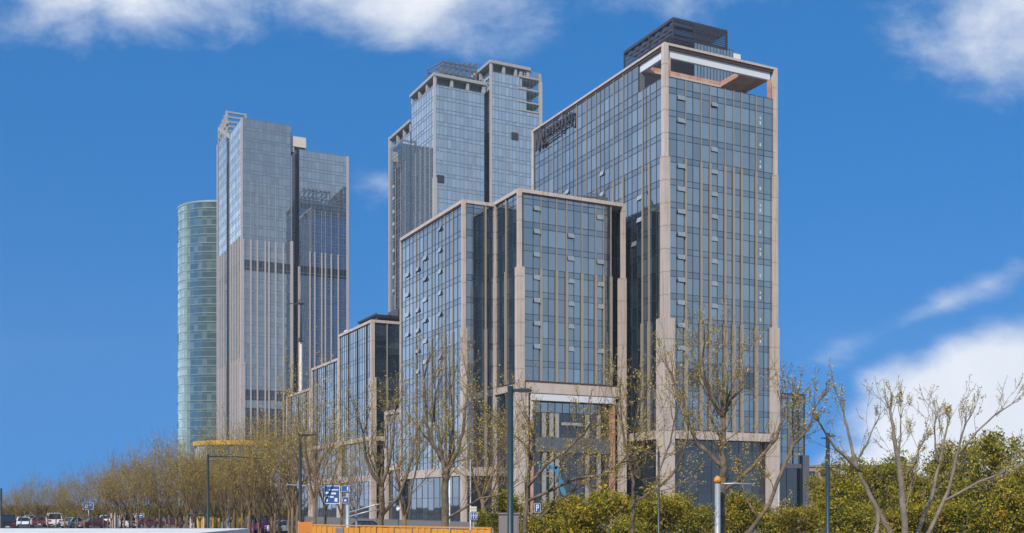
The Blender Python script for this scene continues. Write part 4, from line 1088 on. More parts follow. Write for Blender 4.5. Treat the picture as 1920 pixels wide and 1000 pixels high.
guided_tree('bare_tree', 'bare leaning tree with one long rising branch before the rear annex', 40, [
    ([(1395, 1010), (1444, 942), (1466, 885), (1486, 834)], 4.6, 3.0),
    ([(1486, 834), (1505, 818), (1523, 795), (1532, 765)], 3.0, 1.4),
    ([(1466, 885), (1480, 850), (1478, 810), (1482, 775)], 2.4, 1.2),
    ([(1420, 970), (1400, 930), (1395, 900)], 2.2, 1.1)], 36, dens=1, tl=.7, tip=.6)
guided_tree('plane_tree', 'pale barked straight plane tree among the evergreens', 40, [
    ([(1697, 1010), (1690, 904), (1684, 859), (1675, 818), (1669, 770)], 7.5, 2.6),
    ([(1684, 859), (1688, 820), (1687, 785)], 2.4, 1.2),
    ([(1690, 904), (1712, 875), (1722, 845)], 2.2, 1.2),
    ([(1697, 955), (1705, 930), (1712, 900)], 1.6, 1.0)], 37, bark='bark_pale', dens=1, tl=.6, budn=5, tip=.55)
guided_tree('plane_tree', 'pale barked plane tree leaning left towards the tall lamp post', 41, [
    ([(1675, 1010), (1645, 955), (1623, 910), (1604, 869), (1591, 814), (1582, 775)], 6.2, 1.8),
    ([(1613, 885), (1585, 862), (1559, 843), (1535, 815), (1517, 795)], 3.4, 1.4),
    ([(1645, 955), (1640, 985), (1634, 1010)], 4, 4),
    ([(1604, 869), (1625, 835), (1640, 800)], 2.2, 1.2)], 38, bark='bark_pale', dens=1, tl=.6, budn=5, tip=.55)
guided_tree('plane_tree', 'slim pale plane tree leaning right, nearer the straight plane tree', 43, [
    ([(1717, 1010), (1748, 929), (1761, 872), (1777, 797)], 5.2, 1.8),
    ([(1761, 872), (1750, 840), (1745, 800)], 2, 1.1)], 39, bark='bark_pale', dens=1, tl=.6, budn=5, tip=.55)
guided_tree('plane_tree', 'rightmost pale plane tree with one long low branch reaching right', 40, [
    ([(1735, 1010), (1777, 923), (1793, 856), (1810, 795)], 4.8, 1.7),
    ([(1770, 940), (1828, 904), (1876, 885), (1917, 866)], 3.0, 1.4),
    ([(1793, 856), (1835, 810), (1870, 780), (1910, 755)], 2.2, 1.0)], 40, bark='bark_pale', dens=1, tl=.6, budn=5, tip=.55)

def leafy(seed, blobs, n, size, mats, clump=.42, per=11):
    """leaf clumps spread through and over rounded masses"""
    rg = random.Random(seed); mb = MB(); vol = [b_[3]*b_[4]*b_[5] for b_ in blobs]; tot = sum(vol)
    for (cx, cy, cz, rx, ry, rz), v in zip(blobs, vol):
        for _ in range(max(6, int(n*v/tot/per))):
            d = Vector((rg.gauss(0, 1), rg.gauss(0, 1), rg.gauss(0, 1))).normalized()
            f = rg.uniform(.45, 1.08) if rg.random() < .8 else rg.uniform(.1, .7)
            c = Vector((cx+d.x*rx*f, cy+d.y*ry*f, max(cz+d.z*rz*f, .1)))
            k = rg.choices(range(len(mats)), [3, 1.3, 1][:len(mats)])[0]
            if f > .9 and rg.random() < .5: k = 0
            for _ in range(per):
                add_leaf(mb, c+Vector((rg.gauss(0, clump), rg.gauss(0, clump), rg.gauss(0, clump*.6))), size, rg, k)
    return mb
def stems(seed, H, n, spread_, r=.05):
    rg = random.Random(seed); mb = MB()
    for i in range(n):
        a = rg.uniform(0, 6.28); e = rg.uniform(.1, spread_)
        mb.tube([(math.cos(a)*.1, math.sin(a)*.1, -.05), (math.cos(a)*e*H*.25, math.sin(a)*e*H*.25, H*.5), (math.cos(a)*e*H*.6, math.sin(a)*e*H*.6, H*.92)], [r, r*.8, r*.3], 5)
    return mb
def blobs_for(seed, W_, H, n):
    rg = random.Random(seed); o = []
    for i in range(n):
        a = rg.uniform(0, 6.28); q = math.sqrt(rg.random())*W_*.36; z_ = rg.uniform(.28, .84)*H
        r_ = W_*rg.uniform(.17, .30)*(1.15-.45*z_/H); o.append((math.cos(a)*q, math.sin(a)*q, z_, r_, r_, r_*rg.uniform(.7, 1.0)))
    return o
SH = []
for i, (mats_, seed) in enumerate(((('leaf_yellow', 'leaf_green', 'leaf_ochre'), 51), (('leaf_green', 'leaf_yellow', 'leaf_dark'), 52), (('leaf_yellow', 'leaf_ochre', 'leaf_dark'), 53))):
    SH.append((leafy(seed, blobs_for(seed, 4.6, 4.4, 18), 7500, .23, mats_, .22).mesh('foliage', list(mats_)), stems(seed, 3.6, 7, .5).mesh('stem', 'bark')))
def shrub(k, px, Y, yt, wpx, label, group=None):
    H = EYE+(HY-yt)/F*Y; p = at(px, HY, Y)
    t = thing('shrub', label, 'shrub', (p.x, Y, 0), RNG.uniform(0, 6), group)
    t.scale = (wpx/F*Y/4.6, wpx/F*Y/4.6, H/4.4)
    for nm, me in zip(('foliage', 'stem'), SH[k]):
        o = bpy.data.objects.new(nm, me); COL.objects.link(o); o.parent = t
SHG = 'evergreen shrubs along the bottom of the view'
for k, px, Y, yt, w, lab in (
    (1, 952, 66, 912, 85, 'green shrub just behind the dark lamp post and grey cabinet'),
    (2, 1045, 72, 915, 110, 'ochre green shrub below the blue boom lift'),
    (0, 1115, 64, 900, 135, 'largest yellow green shrub beside the thin trunked bare tree'),
    (0, 1232, 66, 904, 130, 'yellow green shrub below the corner pillar of the front tower'),
    (1, 1300, 70, 936, 90, 'darker green shrub left of the capped grey post'),
    (2, 1392, 72, 905, 100, 'ochre and green shrub right of the capped grey post'),
    (1, 1445, 90, 945, 90, 'low green shrub at the foot of the rear annex'),
    (0, 1500, 80, 935, 90, 'low yellow green shrub left of the tall grey lamp post'),
    (1, 912, 86, 955, 60, 'small green shrub left of the grey cabinet'),
    (1, 1180, 58, 962, 100, 'low dark green shrub in front of the thin trunked bare tree'),
    (2, 1020, 56, 955, 90, 'low ochre shrub in front of the blue round sign')):
    shrub(k, px, Y, yt, w, lab, SHG)
EV = []
for i, (mats_, seed) in enumerate(((('leaf_green', 'leaf_dark', 'leaf_yellow'), 61), (('leaf_yellow', 'leaf_green', 'leaf_dark'), 62))):
    bl = blobs_for(seed, 7.0, 9.0, 22)
    tb, cb = bare_tree_proto(seed, 8.6, .2, 2.6, 5, (14, 34), 1, .1, (2, 3), 0)
    tm = MB(); tm.v = tb.v+cb.v; tm.f = tb.f+[tuple(len(tb.v)+q for q in f) for f in cb.f]; tm.mi = [0]*len(tm.f); tm.sm = tb.sm+cb.sm
    EV.append((leafy(seed, bl, 11500, .30, mats_, .27).mesh('crown', list(mats_)), tm.mesh('trunk', 'bark')))
for k, px, Y, yt, w, lab in (
    (1, 1580, 76, 838, 120, 'rounded yellow green evergreen right behind the tall grey lamp post'),
    (0, 1640, 84, 850, 120, 'green evergreen tree behind the left leaning plane tree'),
    (1, 1715, 88, 838, 120, 'yellow green evergreen tree between the straight and right leaning plane trees'),
    (0, 1800, 82, 806, 150, 'dense evergreen tree behind the rightmost plane tree'),
    (0, 1880, 74, 786, 160, 'tallest dark evergreen tree at the right edge of the view'),
    (1, 1925, 66, 800, 130, 'evergreen tree cut by the right edge of the view'),
    (1, 1545, 96, 880, 90, 'small evergreen tree beside the low tan brick building'),
    (0, 1760, 98, 846, 130, 'farther evergreen tree seen between the two right leaning plane trees')):
    H = EYE+(HY-yt)/F*Y; p = at(px, HY, Y)
    t = thing('evergreen_tree', lab, 'tree', (p.x, Y, 0), RNG.uniform(0, 6), 'evergreen trees at the right')
    w *= RNG.uniform(.72, .98); t.scale = (w/F*Y/7.0, w/F*Y/7.0, H/9.0)
    for nm, me in zip(('crown', 'trunk'), EV[k]):
        o = bpy.data.objects.new(nm, me); COL.objects.link(o); o.parent = t
for k, px, Y, yt, w, lab in (
    (1, 1590, 60, 930, 120, 'dark green shrub under the left leaning plane tree'),
    (2, 1660, 62, 942, 95, 'ochre shrub at the foot of the straight plane tree'),
    (0, 1745, 60, 920, 115, 'yellow green shrub under the right leaning plane trees'),
    (1, 1830, 58, 936, 120, 'green shrub below the long low plane branch'),
    (2, 1905, 56, 890, 120, 'ochre green shrub at the right edge of the view')):
    shrub(k, px, Y, yt, w, lab, SHG)

# ------------------------------------------------------------------ street furniture
def post(name, label, px, ytop, Y, wpx, m, cat='lamp post', arms=(), extra=None, taper=.85, n=10, group=None):
    """upright tube with bracket arms: arms = [(dx px, y px start, y px end, width px, lamp head length px or 0), ...]"""
    s_ = Y/F; p = at(px, ytop, Y); t = thing(name, label, cat, (p.x, Y, 0), 0, group)
    r = wpx*s_/2; q = MB(); q.tube([(0, 0, 0), (0, 0, .35), (0, 0, .40), (0, 0, p.z)], [r*1.35, r*1.35, r, r*taper], n)
    q.build('pole', m, t)
    for dx, y0, y1, w, head in arms:
        z0, z1 = EYE+(HY-y0)*s_, EYE+(HY-y1)*s_
        a = MB(); L_ = dx*s_; a.tube([(0, 0, z0), (L_*.5, 0, (z0+z1)/2+abs(L_)*.02), (L_, 0, z1)], [w*s_/2, w*s_/2*.9, w*s_/2*.7], 7)
        ar = a.build('arm', m, t)
        if head:
            sg = 1 if dx > 0 else -1; h_ = MB(); hl = head*s_
            poly = [(L_-sg*hl*.55, z1+.02), (L_-sg*hl*.45, z1+hl*.10), (L_+sg*hl*.3, z1+hl*.12), (L_+sg*hl*.5, z1+.03), (L_+sg*hl*.45, z1-hl*.06), (L_-sg*hl*.5, z1-hl*.05)]
            h_.prism(poly if sg < 0 else poly, -hl*.14, hl*.14); h_.build('lamp_head', m, ar)
            l_ = MB(); l_.box(L_-hl*.25, L_+hl*.35, -hl*.1, hl*.1, z1-hl*.085, z1-hl*.055); l_.build('lamp_lens', 'lamp_lens', ar)
    return t, s_, p
def plate(t, name, m, x0, x1, z0, z1, y=-.16, th=.03, marks=(), edge=True, mm='white'):
    b_ = MB(); b_.box(x0, x1, y-th, y, z0, z1); o = b_.build(name, m, t)
    if marks or edge:
        k = MB()
        if edge:
            e = min(x1-x0, z1-z0)*.04
            for d in ((x0, x1, z0, z0+e), (x0, x1, z1-e, z1), (x0, x0+e, z0+e, z1-e), (x1-e, x1, z0+e, z1-e)): k.box(d[0], d[1], y-th-.006, y-th-.001, d[2], d[3])
        for a, c, d, e in marks:
            k.box(x0+(x1-x0)*a, x0+(x1-x0)*d, y-th-.008, y-th-.001, z0+(z1-z0)*c, z0+(z1-z0)*e)
        k.build('sign_face', mm, o)
    return o
post('street_lamp', 'thick dark teal lamp post with one short arm, before the portal', 957, 724, 38, 12, 'pole', arms=((24, 731, 733, 5, 34),), taper=.92, n=14)
def cabinet():
    Y = 40; p = at(954, 962, Y); s_ = Y/F; w = 19*s_; zt = p.z
    t = thing('utility_cabinet', 'grey utility cabinet directly behind the thick dark lamp post', 'cabinet', (p.x, Y+.6, 0))
    b_ = MB(); b_.box(-w, w, -.35, .35, .12, zt-.06); b_.build('body', 'grey_cabinet', t)
    r_ = MB(); r_.box(-w-.04, w+.04, -.4, .4, zt-.055, zt); r_.build('roof', 'grey_cabinet', t)
    for sg in (-1, 1):
        d = MB(); d.box(min(sg*.02, sg*(w-.04)), max(sg*.02, sg*(w-.04)), -.375, -.352, .25, zt-.15); dd = d.build('door', 'grey_cabinet', t)
        h_ = MB(); h_.box(sg*.06-.015, sg*.06+.015, -.405, -.377, 1.1, 1.35); h_.build('handle', 'galv', dd)
    f_ = MB(); f_.box(-w-.02, w+.02, -.38, .38, 0, .118); f_.build('base', 'concrete', t)
cabinet()
t, s_, p = post('signal_post', 'stout galvanised post with an orange cap and one thin arm pointing right', 1345.5, 906, 48, 11, 'galv', 'post', arms=((67, 908, 908, 3.4, 0),), taper=.95, n=14)
c_ = MB(); z0 = EYE+(HY-906)*s_; c_.tube([(0, 0, z0), (0, 0, z0+.1), (0, 0, z0+.22), (0, 0, z0+.32)], [.145, .17, .15, .05], 12); c_.build('cap', 'orange_sheet', t)
post('street_lamp', 'tall grey blue lamp post among the evergreens right of the annex', 1552, 812, 52, 9, 'pole', arms=((9, 818, 818, 4, 12), (-8, 822, 822, 4, 10)), n=12)
post('street_lamp', 'thin teal pole standing before the corner pillar of the front tower', 1235, 846, 56, 5, 'pole', cat='pole', arms=((3, 856, 856, 2, 5),))
post('street_lamp', 'thin pale pole at the right foot of the front tower', 1460, 890, 95, 3.2, 'galv', cat='pole')
post('street_lamp', 'dark lamp post with a long thin arm in front of the curved lobby', 390, 852, 105, 5.2, 'pole_dark', arms=((96, 856, 860, 2.4, 10),))
post('street_lamp', 'dark lamp post with a short arm before the lowest stepped block', 563, 814, 84, 6.5, 'pole_dark', arms=((24, 817, 816, 4, 14),))
post('street_lamp', 'short pale post with a thin arm beside the yellow barriers', 428, 938, 118, 3.4, 'galv', cat='post', arms=((27, 941, 940, 2, 0),))
post('street_lamp', 'slender white pole right of the stout forked tree', 843, 894, 78, 2.8, 'white', cat='pole')
post('street_lamp', 'slender grey pole behind the white lane sign', 882, 862, 88, 3.0, 'galv', cat='pole')
post('street_lamp', 'thin dark pole at the left edge of the view', 2, 916, 120, 4, 'pole_dark', cat='pole')
# gantry with the blue direction sign
t, s_, p = post('sign_gantry', 'grey gantry pole carrying a blue direction sign and thin arms either way', 652, 912, 85, 8, 'galv', 'sign', arms=((-112, 921, 909, 2.6, 0), (94, 962, 938, 3.0, 0), (60, 970, 955, 3.0, 0)), n=12)
def Z(y): return EYE+(HY-y)*s_
plate(t, 'sign_board', 'blue_sign', -43*s_, -14*s_, Z(945), Z(911), marks=((.12, .12, .22, .28), (.66, .12, .84, .32), (.08, .55, .30, .66), (.45, .52, .75, .62), (.3, .74, .9, .80), (.36, .34, .6, .42), (.12, .38, .3, .44)))
plate(t, 'sign_board', 'blue_sign', -11*s_, 4*s_, Z(922), Z(911), marks=((.7, .2, .85, .8),), y=-.22)
plate(t, 'sign_board', 'blue_sign', -9*s_, 3*s_, Z(944), Z(932), marks=((.3, .3, .6, .6),), y=-.22)
a_ = MB(); a_.bar((-43*s_, 0, Z(916)), (0, 0, Z(916)), .09); a_.bar((-43*s_, 0, Z(938)), (0, 0, Z(938)), .09); a_.build('bracket', 'galv', t)
h_ = MB(); h_.box(90*s_, 96*s_, -.2, .2, Z(948), Z(938)); h_.build('signal_head', 'pole_dark', t)
# small signs
t, s_, p = post('traffic_sign', 'blue square lane sign with white arrows on a grey post', 888, 955, 70, 3, 'galv', 'sign')
w_ = EYE+(HY-968)*s_
plate(t, 'sign_board', 'blue_sign', -8*s_, 8*s_, w_-7*s_, w_+7.5*s_, marks=((.16, .15, .26, .85), (.45, .15, .55, .85), (.74, .15, .84, .85), (.1, .55, .9, .63)))
plate(t, 'upper_plate', 'offwhite', -6*s_, 6*s_, w_+8.5*s_, w_+18*s_, edge=False)
t, s_, p = post('traffic_sign', 'blue parking sign above a round grey sign on a slim blue post', 1008, 940, 58, 3, 'pole', 'sign')
w_ = EYE+(HY-952)*s_
plate(t, 'sign_board', 'blue_sign', -6.5*s_, 5.5*s_, w_-9*s_, w_+8*s_, marks=((.3, .15, .42, .85), (.42, .75, .7, .85), (.42, .45, .7, .55), (.6, .55, .72, .75)))
r_ = MB(); w_ = EYE+(HY-971)*s_
poly = [(math.cos(R(15*i))*8*s_+3*s_, math.sin(R(15*i))*8*s_+w_) for i in range(24)]; r_.prism(poly, -.2, -.17); ro = r_.build('round_board', 'grey_cabinet', t)
r_ = MB(); poly = [(math.cos(R(15*i))*5*s_+3*s_, math.sin(R(15*i))*5*s_+w_) for i in range(24)]; r_.prism(poly, -.21, -.201); r_.build('sign_face', 'pole_dark', ro)
t, s_, p = post('traffic_sign', 'small round blue sign under a red and white triangle', 668, 957, 90, 2.4, 'galv', 'sign')
w_ = EYE+(HY-968)*s_; r_ = MB(); r_.prism([(math.cos(R(15*i))*5*s_, math.sin(R(15*i))*5*s_+w_) for i in range(24)], -.13, -.1); ro = r_.build('round_board', 'blue_sign', t)
r_ = MB(); r_.box(-.6*s_, .6*s_, -.14, -.131, w_-3*s_, w_+3*s_); r_.box(-3*s_, 3*s_, -.14, -.131, w_-.6*s_, w_+.6*s_); r_.build('sign_face', 'white', ro)
w_ = EYE+(HY-959)*s_; r_ = MB(); r_.prism([(-4*s_, w_-3*s_), (4*s_, w_-3*s_), (0, w_+4*s_)], -.13, -.1); ro = r_.build('triangle_board', 'red_lens', t)
r_ = MB(); r_.prism([(-2.3*s_, w_-2*s_), (2.3*s_, w_-2*s_), (0, w_+1.8*s_)], -.14, -.131); r_.build('sign_face', 'white', ro)
for px, y0, y1, w, Y, lab in ((166, 943, 956, 20, 190, 'wide blue board among the far street trees'), (263, 963, 974, 16, 165, 'small blue board right of the white minibus')):
    t, s_, p = post('traffic_sign', lab, px, y0, Y, 2, 'galv', 'sign'); plate(t, 'sign_board', 'blue_sign', -w/2*s_, w/2*s_, EYE+(HY-y1)*s_, EYE+(HY-y0)*s_, marks=((.15, .3, .5, .45), (.15, .6, .8, .72)))
def globe_lamp(px, y, Y, lab):
    t, s_, p = post('globe_lamp', lab, px, y+6, Y, 2.2, 'pole_dark', 'lamp post')
    g_ = MB(); z_ = EYE+(HY-y)*s_; r = 4.4*s_
    g_.tube([(0, 0, z_+r*math.sin(R(a))) for a in range(-88, 90, 22)], [max(r*math.cos(R(a)), .01) for a in range(-88, 90, 22)], 12); g_.build('globe', 'white', t)
globe_lamp(747, 955, 88, 'white globe lamp at the left corner of the side block')
globe_lamp(838, 976, 80, 'low white globe lamp beside the stout forked tree')

# hoardings, barriers, booth
def hoarding():
    a, c = at(585, 986, 54), at(922, 992, 46); d = (c-a); L_ = math.hypot(d.x, d.y); rz = math.atan2(d.y, d.x)
    t = thing('site_hoarding', 'long orange sheet metal hoarding in front of the glass blocks', 'fence', (a.x, a.y, 0), rz)
    n = 10
    for i in range(n):
        m_ = MB(); x0, x1 = i*L_/n+.02, (i+1)*L_/n-.02; k = 6
        for j in range(k):
            xa, xb = x0+(x1-x0)*j/k, x0+(x1-x0)*(j+1)/k; o = .03 if j % 2 else 0
            m_.box(xa, xb-.002, -o-.02, .02-o, .08, 1.98-.02*(i % 3))
        m_.build('panel', 'orange_sheet', t)
    for i in range(n+1):
        m_ = MB(); m_.box(i*L_/n-.03, i*L_/n+.03, .03, .10, 0, 2.0); m_.build('post', 'galv', t)
    m_ = MB(); m_.box(1.9, 2.5, -.065, -.052, .1, 1.9); m_.build('door', 'grey_cabinet', t)
    r_ = MB(); r_.box(0, L_, -.07, .05, 2.0, 2.06); r_.build('top_rail', 'orange_sheet', t)
hoarding()
def tall_hoarding():
    a = at(557, 981, 55); w = 26/F*55
    t = thing('site_gate_panel', 'taller darker orange panel at the left end of the hoarding', 'fence', (a.x, 55.3, 0))
    m_ = MB(); m_.box(0, w, 0, .05, .05, 2.15); m_.build('panel', M['orange_dark'], t)
    for x_ in (0, w): q = MB(); q.box(x_-.03, x_+.03, .052, .12, 0, 2.2); q.build('post', 'galv', t)
    k = MB()
    for a_, c_, d_, e_ in ((.55, .72, .85, .76), (.62, .60, .70, .72), (.45, .45, .9, .49), (.3, .2, .38, .4), (.5, .18, .58, .36), (.66, .22, .9, .26), (.75, .1, .82, .3)):
        k.box(w*a_, w*d_, -.006, -.001, 2.1*c_, 2.1*e_)
    k.build('stencil_mark', 'letters', t)
M['orange_dark'] = mat('worn_orange_paint', (.62, .20, .025), .6, 0, .25, 1)
tall_hoarding()
for k, (px, w) in enumerate(((404, 17), (448, 28))):
    a = at(px-w/2, 972, 128); ww = w/F*128
    t = thing('barrier', ('narrow yellow site barrier next to the dark lamp post', 'wide yellow site barrier by the short pale post')[k], 'barrier', (a.x, 128, 0), 0, 'yellow site barriers')
    n = 2+k
    for i in range(n):
        m_ = MB(); m_.box(i*ww/n+.02, (i+1)*ww/n-.02, 0, .05, .15, 1.5); m_.build('panel', 'yellow', t)
    for i in range(n+1):
        m_ = MB(); m_.box(i*ww/n-.03, i*ww/n+.03, .052, .1, 0, 1.6); m_.box(i*ww/n-.03, i*ww/n+.03, -.3, .4, 0, .05); m_.build('post', 'galv', t)
def booth():
    a = at(356, 990, 132); t = thing('guard_booth', 'small cream guard booth under a grey pitched roof', 'booth', (a.x, 132, 0)); w = 24/F*132*1.1
    m_ = MB(); m_.box(0, w, 0, 2.0, 0, 1.9); m_.build('wall', 'offwhite', t)
    r_ = MB(); r_.prism([(-.3, 1.9), (w+.3, 1.9), (w*.62, 2.65), (w*.3, 2.65)], -.3, 2.3); r_.build('roof', 'concrete_dark', t)
    d = MB(); d.box(w*.55, w*.92, -.03, -.002, .05, 1.8); d.build('door', 'yellow', t)
    q = MB(); q.box(w*.1, w*.45, -.03, -.002, .9, 1.7); q.build('window', 'car_glass', t)
booth()
def gatepost():
    a = at(213, 962, 131); t = thing('gatepost', 'pale stone gatepost left of the white minibus', 'post', (a.x, 131, 0)); h_ = 5/F*131
    m_ = MB(); m_.box(-h_, h_, -h_, h_, .15, a.z-.12); m_.build('shaft', 'stone', t)
    c_ = MB(); c_.box(-h_*1.2, h_*1.2, -h_*1.2, h_*1.2, a.z-.119, a.z); c_.build('cap', 'stone', t)
    b_ = MB(); b_.box(-h_*1.2, h_*1.2, -h_*1.2, h_*1.2, 0, .149); b_.build('base', 'stone', t)
gatepost()
def parapet():
    Y1, Y0 = 9.6, 7.45; zt = EYE-(991-HY)/F*Y1; xr = (472-HX)/F*Y1
    t = thing('parapet', 'broad white stone parapet along the bottom left of the view', 'wall', (0, 0, 0))
    m_ = MB(); m_.box(-12, xr-.12, Y0+.15, Y1-.15, 0, zt-.121); m_.build('wall', 'paving', t)
    for px0, px1 in ((-700, -120), (-120, 66), (66, 231), (231, 361), (361, 472)):
        x0, x1 = (px0-HX)/F*Y1+.006, (px1-HX)/F*Y1-.006; c_ = MB()
        if px1 == 472:
            poly = [(x0, Y0), (x1-.10, Y0), (x1-.03, Y0+.03), (x1, Y0+.10), (x1, Y1-.10), (x1-.03, Y1-.03), (x1-.10, Y1), (x0, Y1)]
        else: poly = [(x0, Y0), (x1, Y0), (x1, Y1), (x0, Y1)]
        c_.prism(poly, zt-.12, zt, axis='z'); c_.build('coping_slab', M['white_stone'], t)
M['white_stone'] = mat('white_stone', (.78, .75, .68), .7, 0, .10, 2.5, bump=.15)
parapet()

# ------------------------------------------------------------------ boom lift and vehicles
def boom_lift():
    Y = 112; s_ = Y/F; p = at(1066, HY, Y)
    t = thing('boom_lift', 'blue boom lift reaching up before the portal', 'lift', (p.x, Y, 0))
    def pt(a, c): return ((a-1066)*s_, 0, EYE+(HY-c)*s_)
    b_ = MB(); b_.box(-1.4, 1.4, -.9, .9, .5, 1.2); b_.box(-.9, 1.2, -.7, .7, 1.2, 1.9); b_.build('chassis', 'blue_lift', t)
    for x_ in (-1, 1):
        for y_ in (-.95, .95):
            w_ = MB(); w_.tube([(x_, y_-.15, .45), (x_, y_+.15, .45)], .45, 14); wo = w_.build('wheel', 'tyre', t)
    a = MB(); a.bar((.5, 0, 1.9), pt(1052, 912), .35, .45); a.build('lower_boom', 'blue_lift', t)
    a = MB(); a.bar(pt(1053, 913), pt(1044, 880), .40, .55); a.build('middle_boom', 'blue_lift', t)
    a = MB(); a.bar(pt(1045, 879), pt(1025, 875), .30, .4); a.bar(pt(1040, 879), pt(1046, 874), .3); a.build('upper_boom', 'blue_lift', t)
    k = MB(); x_, _, z_ = pt(1020, 884)
    k.box(x_-.5, x_+.5, -.5, .5, z_-.1, z_); 
    for q in ((-.48, -.48), (.48, -.48), (-.48, .48), (.48, .48)): k.bar((x_+q[0], q[1], z_), (x_+q[0], q[1], z_+1.0), .06)
    for zz_ in (.5, 1.0):
        for q, e in (((-.48, -.48), (.48, -.48)), ((.48, -.48), (.48, .48)), ((.48, .48), (-.48, .48)), ((-.48, .48), (-.48, -.48))): k.bar((x_+q[0], q[1], z_+zz_), (x_+e[0], e[1], z_+zz_), .05)
    k.build('basket', 'blue_lift', t)
boom_lift()
def car_paint(name, c, rough=.3): return mat(name, c, rough, .0, .03, 1.0, ior=1.6)
M['paint_white'] = car_paint('white_car_paint', (.78, .78, .77)); M['paint_silver'] = car_paint('silver_car_paint', (.45, .46, .47))
M['paint_black'] = car_paint('black_car_paint', (.018, .020, .022)); M['paint_maroon'] = car_paint('maroon_car_paint', (.16, .022, .03))
M['paint_purple'] = car_paint('purple_car_paint', (.24, .05, .32)); M['paint_red'] = car_paint('red_car_paint', (.28, .04, .04))
def car(name, label, px, Y, paint, L_=4.4, W_=1.8, H=1.45, rz=0.0, kind='sedan', group='vehicles parked along the street', cat='car'):
    """x is forward; wheels on the ground"""
    p = at(px, HY, Y); t = thing(name, label, cat, (p.x, Y, 0), rz, group); h2 = L_/2
    sill, belt = .28, (.88 if kind == 'sedan' else 1.0 if kind == 'suv' else 1.15)
    lower = [(-h2, sill+.1), (-h2+.06, belt-.08), (-h2+.2, belt), (h2-.9, belt), (h2-.15, belt-.16), (h2, belt-.34), (h2-.02, sill+.05), (h2-.3, sill), (-h2+.3, sill)]
    b_ = MB(); b_.prism(lower, -W_/2, W_/2)
    if kind == 'sedan': base, top = (-h2+.55, h2-1.25), (-h2+1.2, h2-2.1)
    elif kind == 'suv': base, top = (-h2+.1, h2-1.25), (-h2+.45, h2-2.0)
    else: base, top = (-h2+.05, h2-.55), (-h2+.15, h2-1.15)
    wi, wt = W_/2-.05, W_/2-.22
    gl = MB(); q = [(base[0], -wi, belt), (base[1], -wi, belt), (base[1], wi, belt), (base[0], wi, belt)]
    r_ = [(top[0], -wt, H-.06), (top[1], -wt, H-.06), (top[1], wt, H-.06), (top[0], wt, H-.06)]
    for i in range(4): gl.face([q[i], q[(i+1) % 4], r_[(i+1) % 4], r_[i]])
    b_.box(top[0]-.05, top[1]+.05, -wt-.02, wt+.02, H-.058, H)
    for i in range(4): b_.bar(q[i], r_[i], .09, .09)
    mid = (top[0]+top[1])/2
    for sg in (-1, 1): b_.bar((mid, sg*wi, belt), (mid, sg*wt, H-.05), .10, .07)
    b_.build('body', paint, t); gl.build('window', 'car_glass', t)
    bm = MB(); bm.box(h2-.06, h2+.05, -W_/2+.05, W_/2-.05, sill, sill+.2); bm.build('bumper', 'mullion', t)
    bm = MB(); bm.box(-h2-.05, -h2+.06, -W_/2+.05, W_/2-.05, sill, sill+.22); bm.build('bumper', 'mullion', t)
    for sg in (-1, 1):
        y0, y1 = sorted((sg*(W_/2-.12), sg*(W_/2-.45)))
        l_ = MB(); l_.box(h2-.14, h2+.02, y0, y1, belt-.36, belt-.20); l_.build('headlight', 'lamp_lens', t)
        l_ = MB(); l_.box(-h2-.02, -h2+.1, y0, y1, belt-.34, belt-.14); l_.build('tail_light', 'red_lens', t)
        for x_ in (-h2+.85, h2-.85):
            w_ = MB(); w_.tube([(x_, sg*(W_/2-.22), .32), (x_, sg*(W_/2+.01), .32)], .32, 16); wo = w_.build('wheel', 'tyre', t)
            m_ = MB(); m_.tube([(x_, sg*(W_/2+.005), .32), (x_, sg*(W_/2+.02), .32)], .19, 12); m_.build('rim', 'rim', wo)
        if kind != 'bus':
            m_ = MB(); m_.box(base[1]-.25, base[1]-.1, min(sg*(W_/2), sg*(W_/2+.16)), max(sg*(W_/2), sg*(W_/2+.16)), belt, belt+.13); m_.build('mirror', paint, t)
    pl_ = MB(); pl_.box(-h2-.058, -h2-.051, -.22, .22, sill+.05, sill+.17); pl_.build('number_plate', 'white', t)
    return t
AW = math.atan2(.894, -.447)                                              # heading away along the street
car('suv', 'black off roader with pale roof at the left edge', 13, 134, 'paint_black', 4.6, 1.95, 1.85, AW, 'suv')
car('parked_car', 'white sedan next to the black off roader', 44, 146, 'paint_white', 4.3, 1.75, 1.45, AW+math.pi)
car('parked_car', 'maroon sedan just left of the white van', 72, 152, 'paint_maroon', 4.3, 1.75, 1.42, AW)
car('van', 'white van between two maroon sedans', 101, 150, 'paint_white', 4.9, 1.9, 1.95, AW, 'bus', cat='van')
car('parked_car', 'silver white sedan seen from the side behind the young trees', 142, 143, 'paint_silver', 4.4, 1.78, 1.43, AW-.9)
car('parked_car', 'maroon sedan seen from the side left of the pale gatepost', 180, 140, 'paint_maroon', 4.5, 1.8, 1.45, AW-1.1)
car('minibus', 'white minibus seen from behind right of the pale gatepost', 236, 136, 'paint_white', 4.9, 1.9, 1.95, AW, 'bus', cat='minibus')
car('parked_car', 'red sedan parked right of the white minibus', 272, 144, 'paint_red', 4.4, 1.78, 1.4, AW-1.0)
car('parked_car', 'maroon sedan parked left of the guard booth', 322, 148, 'paint_maroon', 4.5, 1.78, 1.4, AW-1.1)
car('parked_car', 'white sedan in the far row behind the gatepost', 200, 172, 'paint_white', 4.3, 1.76, 1.45, AW-.3)
car('parked_car', 'silver sedan in the far row behind the black off roader', 60, 176, 'paint_silver', 4.3, 1.76, 1.45, AW-.3)
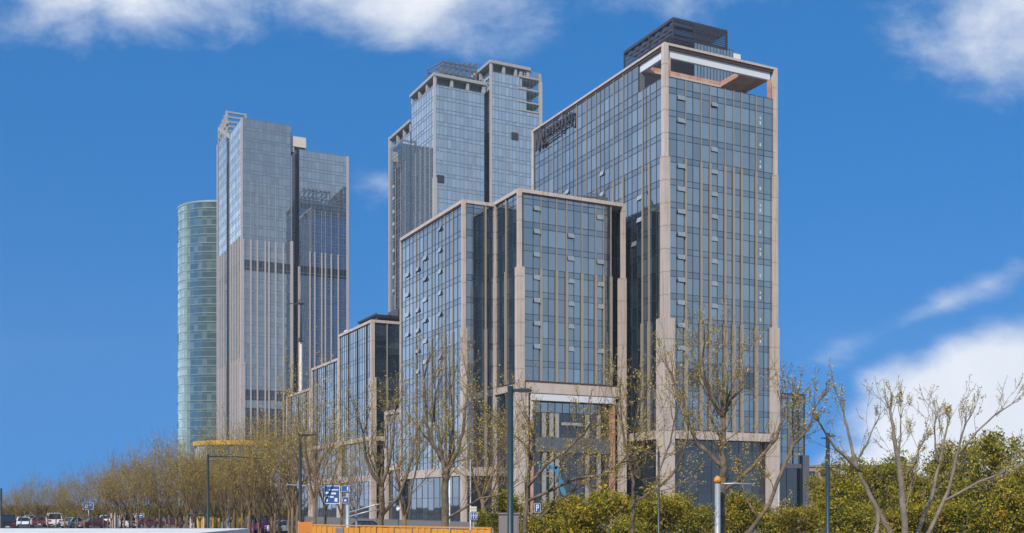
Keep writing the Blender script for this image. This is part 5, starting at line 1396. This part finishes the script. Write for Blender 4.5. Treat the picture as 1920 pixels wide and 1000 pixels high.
car('van', 'purple van standing behind the trees left of the hoarding', 508, 119, 'paint_purple', 4.6, 1.85, 1.95, AW-1.2, 'bus', cat='van')
car('parked_car', 'red hatchback right of the purple van', 548, 126, 'paint_red', 4.0, 1.75, 1.5, AW-1.2, 'suv')
car('parked_car', 'white sedan behind the purple van near the hoarding', 538, 116, 'paint_white', 4.4, 1.78, 1.42, AW-1.3)
car('parked_car', 'black sedan behind the orange hoarding', 690, 112, 'paint_black', 4.4, 1.78, 1.42, AW-1.2)
# dark round bushes behind the parked cars
for k, (px, w, yt) in enumerate(((108, 26, 962), (138, 30, 960), (162, 24, 963), (318, 28, 968))):
    shrub(1, px, 158, yt, w, ('leftmost dark bush behind the parked cars', 'rounded dark bush behind the silver white sedan', 'dark bush behind the side on maroon sedan', 'dark bush left of the guard booth')[k], 'dark bushes behind the parked cars')

# ------------------------------------------------------------------ air
hm = bpy.data.materials.new('thin_haze'); hm.use_nodes = True; hn = hm.node_tree
for n in list(hn.nodes): hn.nodes.remove(n)
ho = hn.nodes.new('ShaderNodeOutputMaterial'); pv = hn.nodes.new('ShaderNodeVolumePrincipled')
pv.inputs['Color'].default_value = (.80, .90, 1.0, 1); pv.inputs['Density'].default_value = .00020; pv.inputs['Anisotropy'].default_value = 0.0
hn.links.new(pv.outputs[0], ho.inputs['Volume']); M['haze'] = hm
h_ = MB(); h_.box(-1050, 1050, -350, 1050, -1.0, 160)
tag(h_.build('haze', 'haze'), 'thin pale haze over the whole street and its towers', 'haze', kind='stuff')

for k in range(28):                                                   # clipped dark bushes in a line behind the street trees
    px = 4+k*20.5+RNG.uniform(-6, 6)
    shrub((1, 2, 1)[k % 3], px, 232-px*.10+RNG.uniform(-8, 8), 942+RNG.uniform(-4, 4), 32, 'dark bush in the low line of bushes behind the row of street trees', 'low line of bushes behind the street trees')
for k in range(30):                                                   # thin saplings between the street trees
    px = 200+k*12.5+RNG.uniform(-6, 6); Y = 124-px*.02+RNG.uniform(-6, 8); p = at(px, HY, Y)
    row_tree(k % 5, p.x, Y, RNG.uniform(4.8, 7.6), RNG.uniform(0, 6))
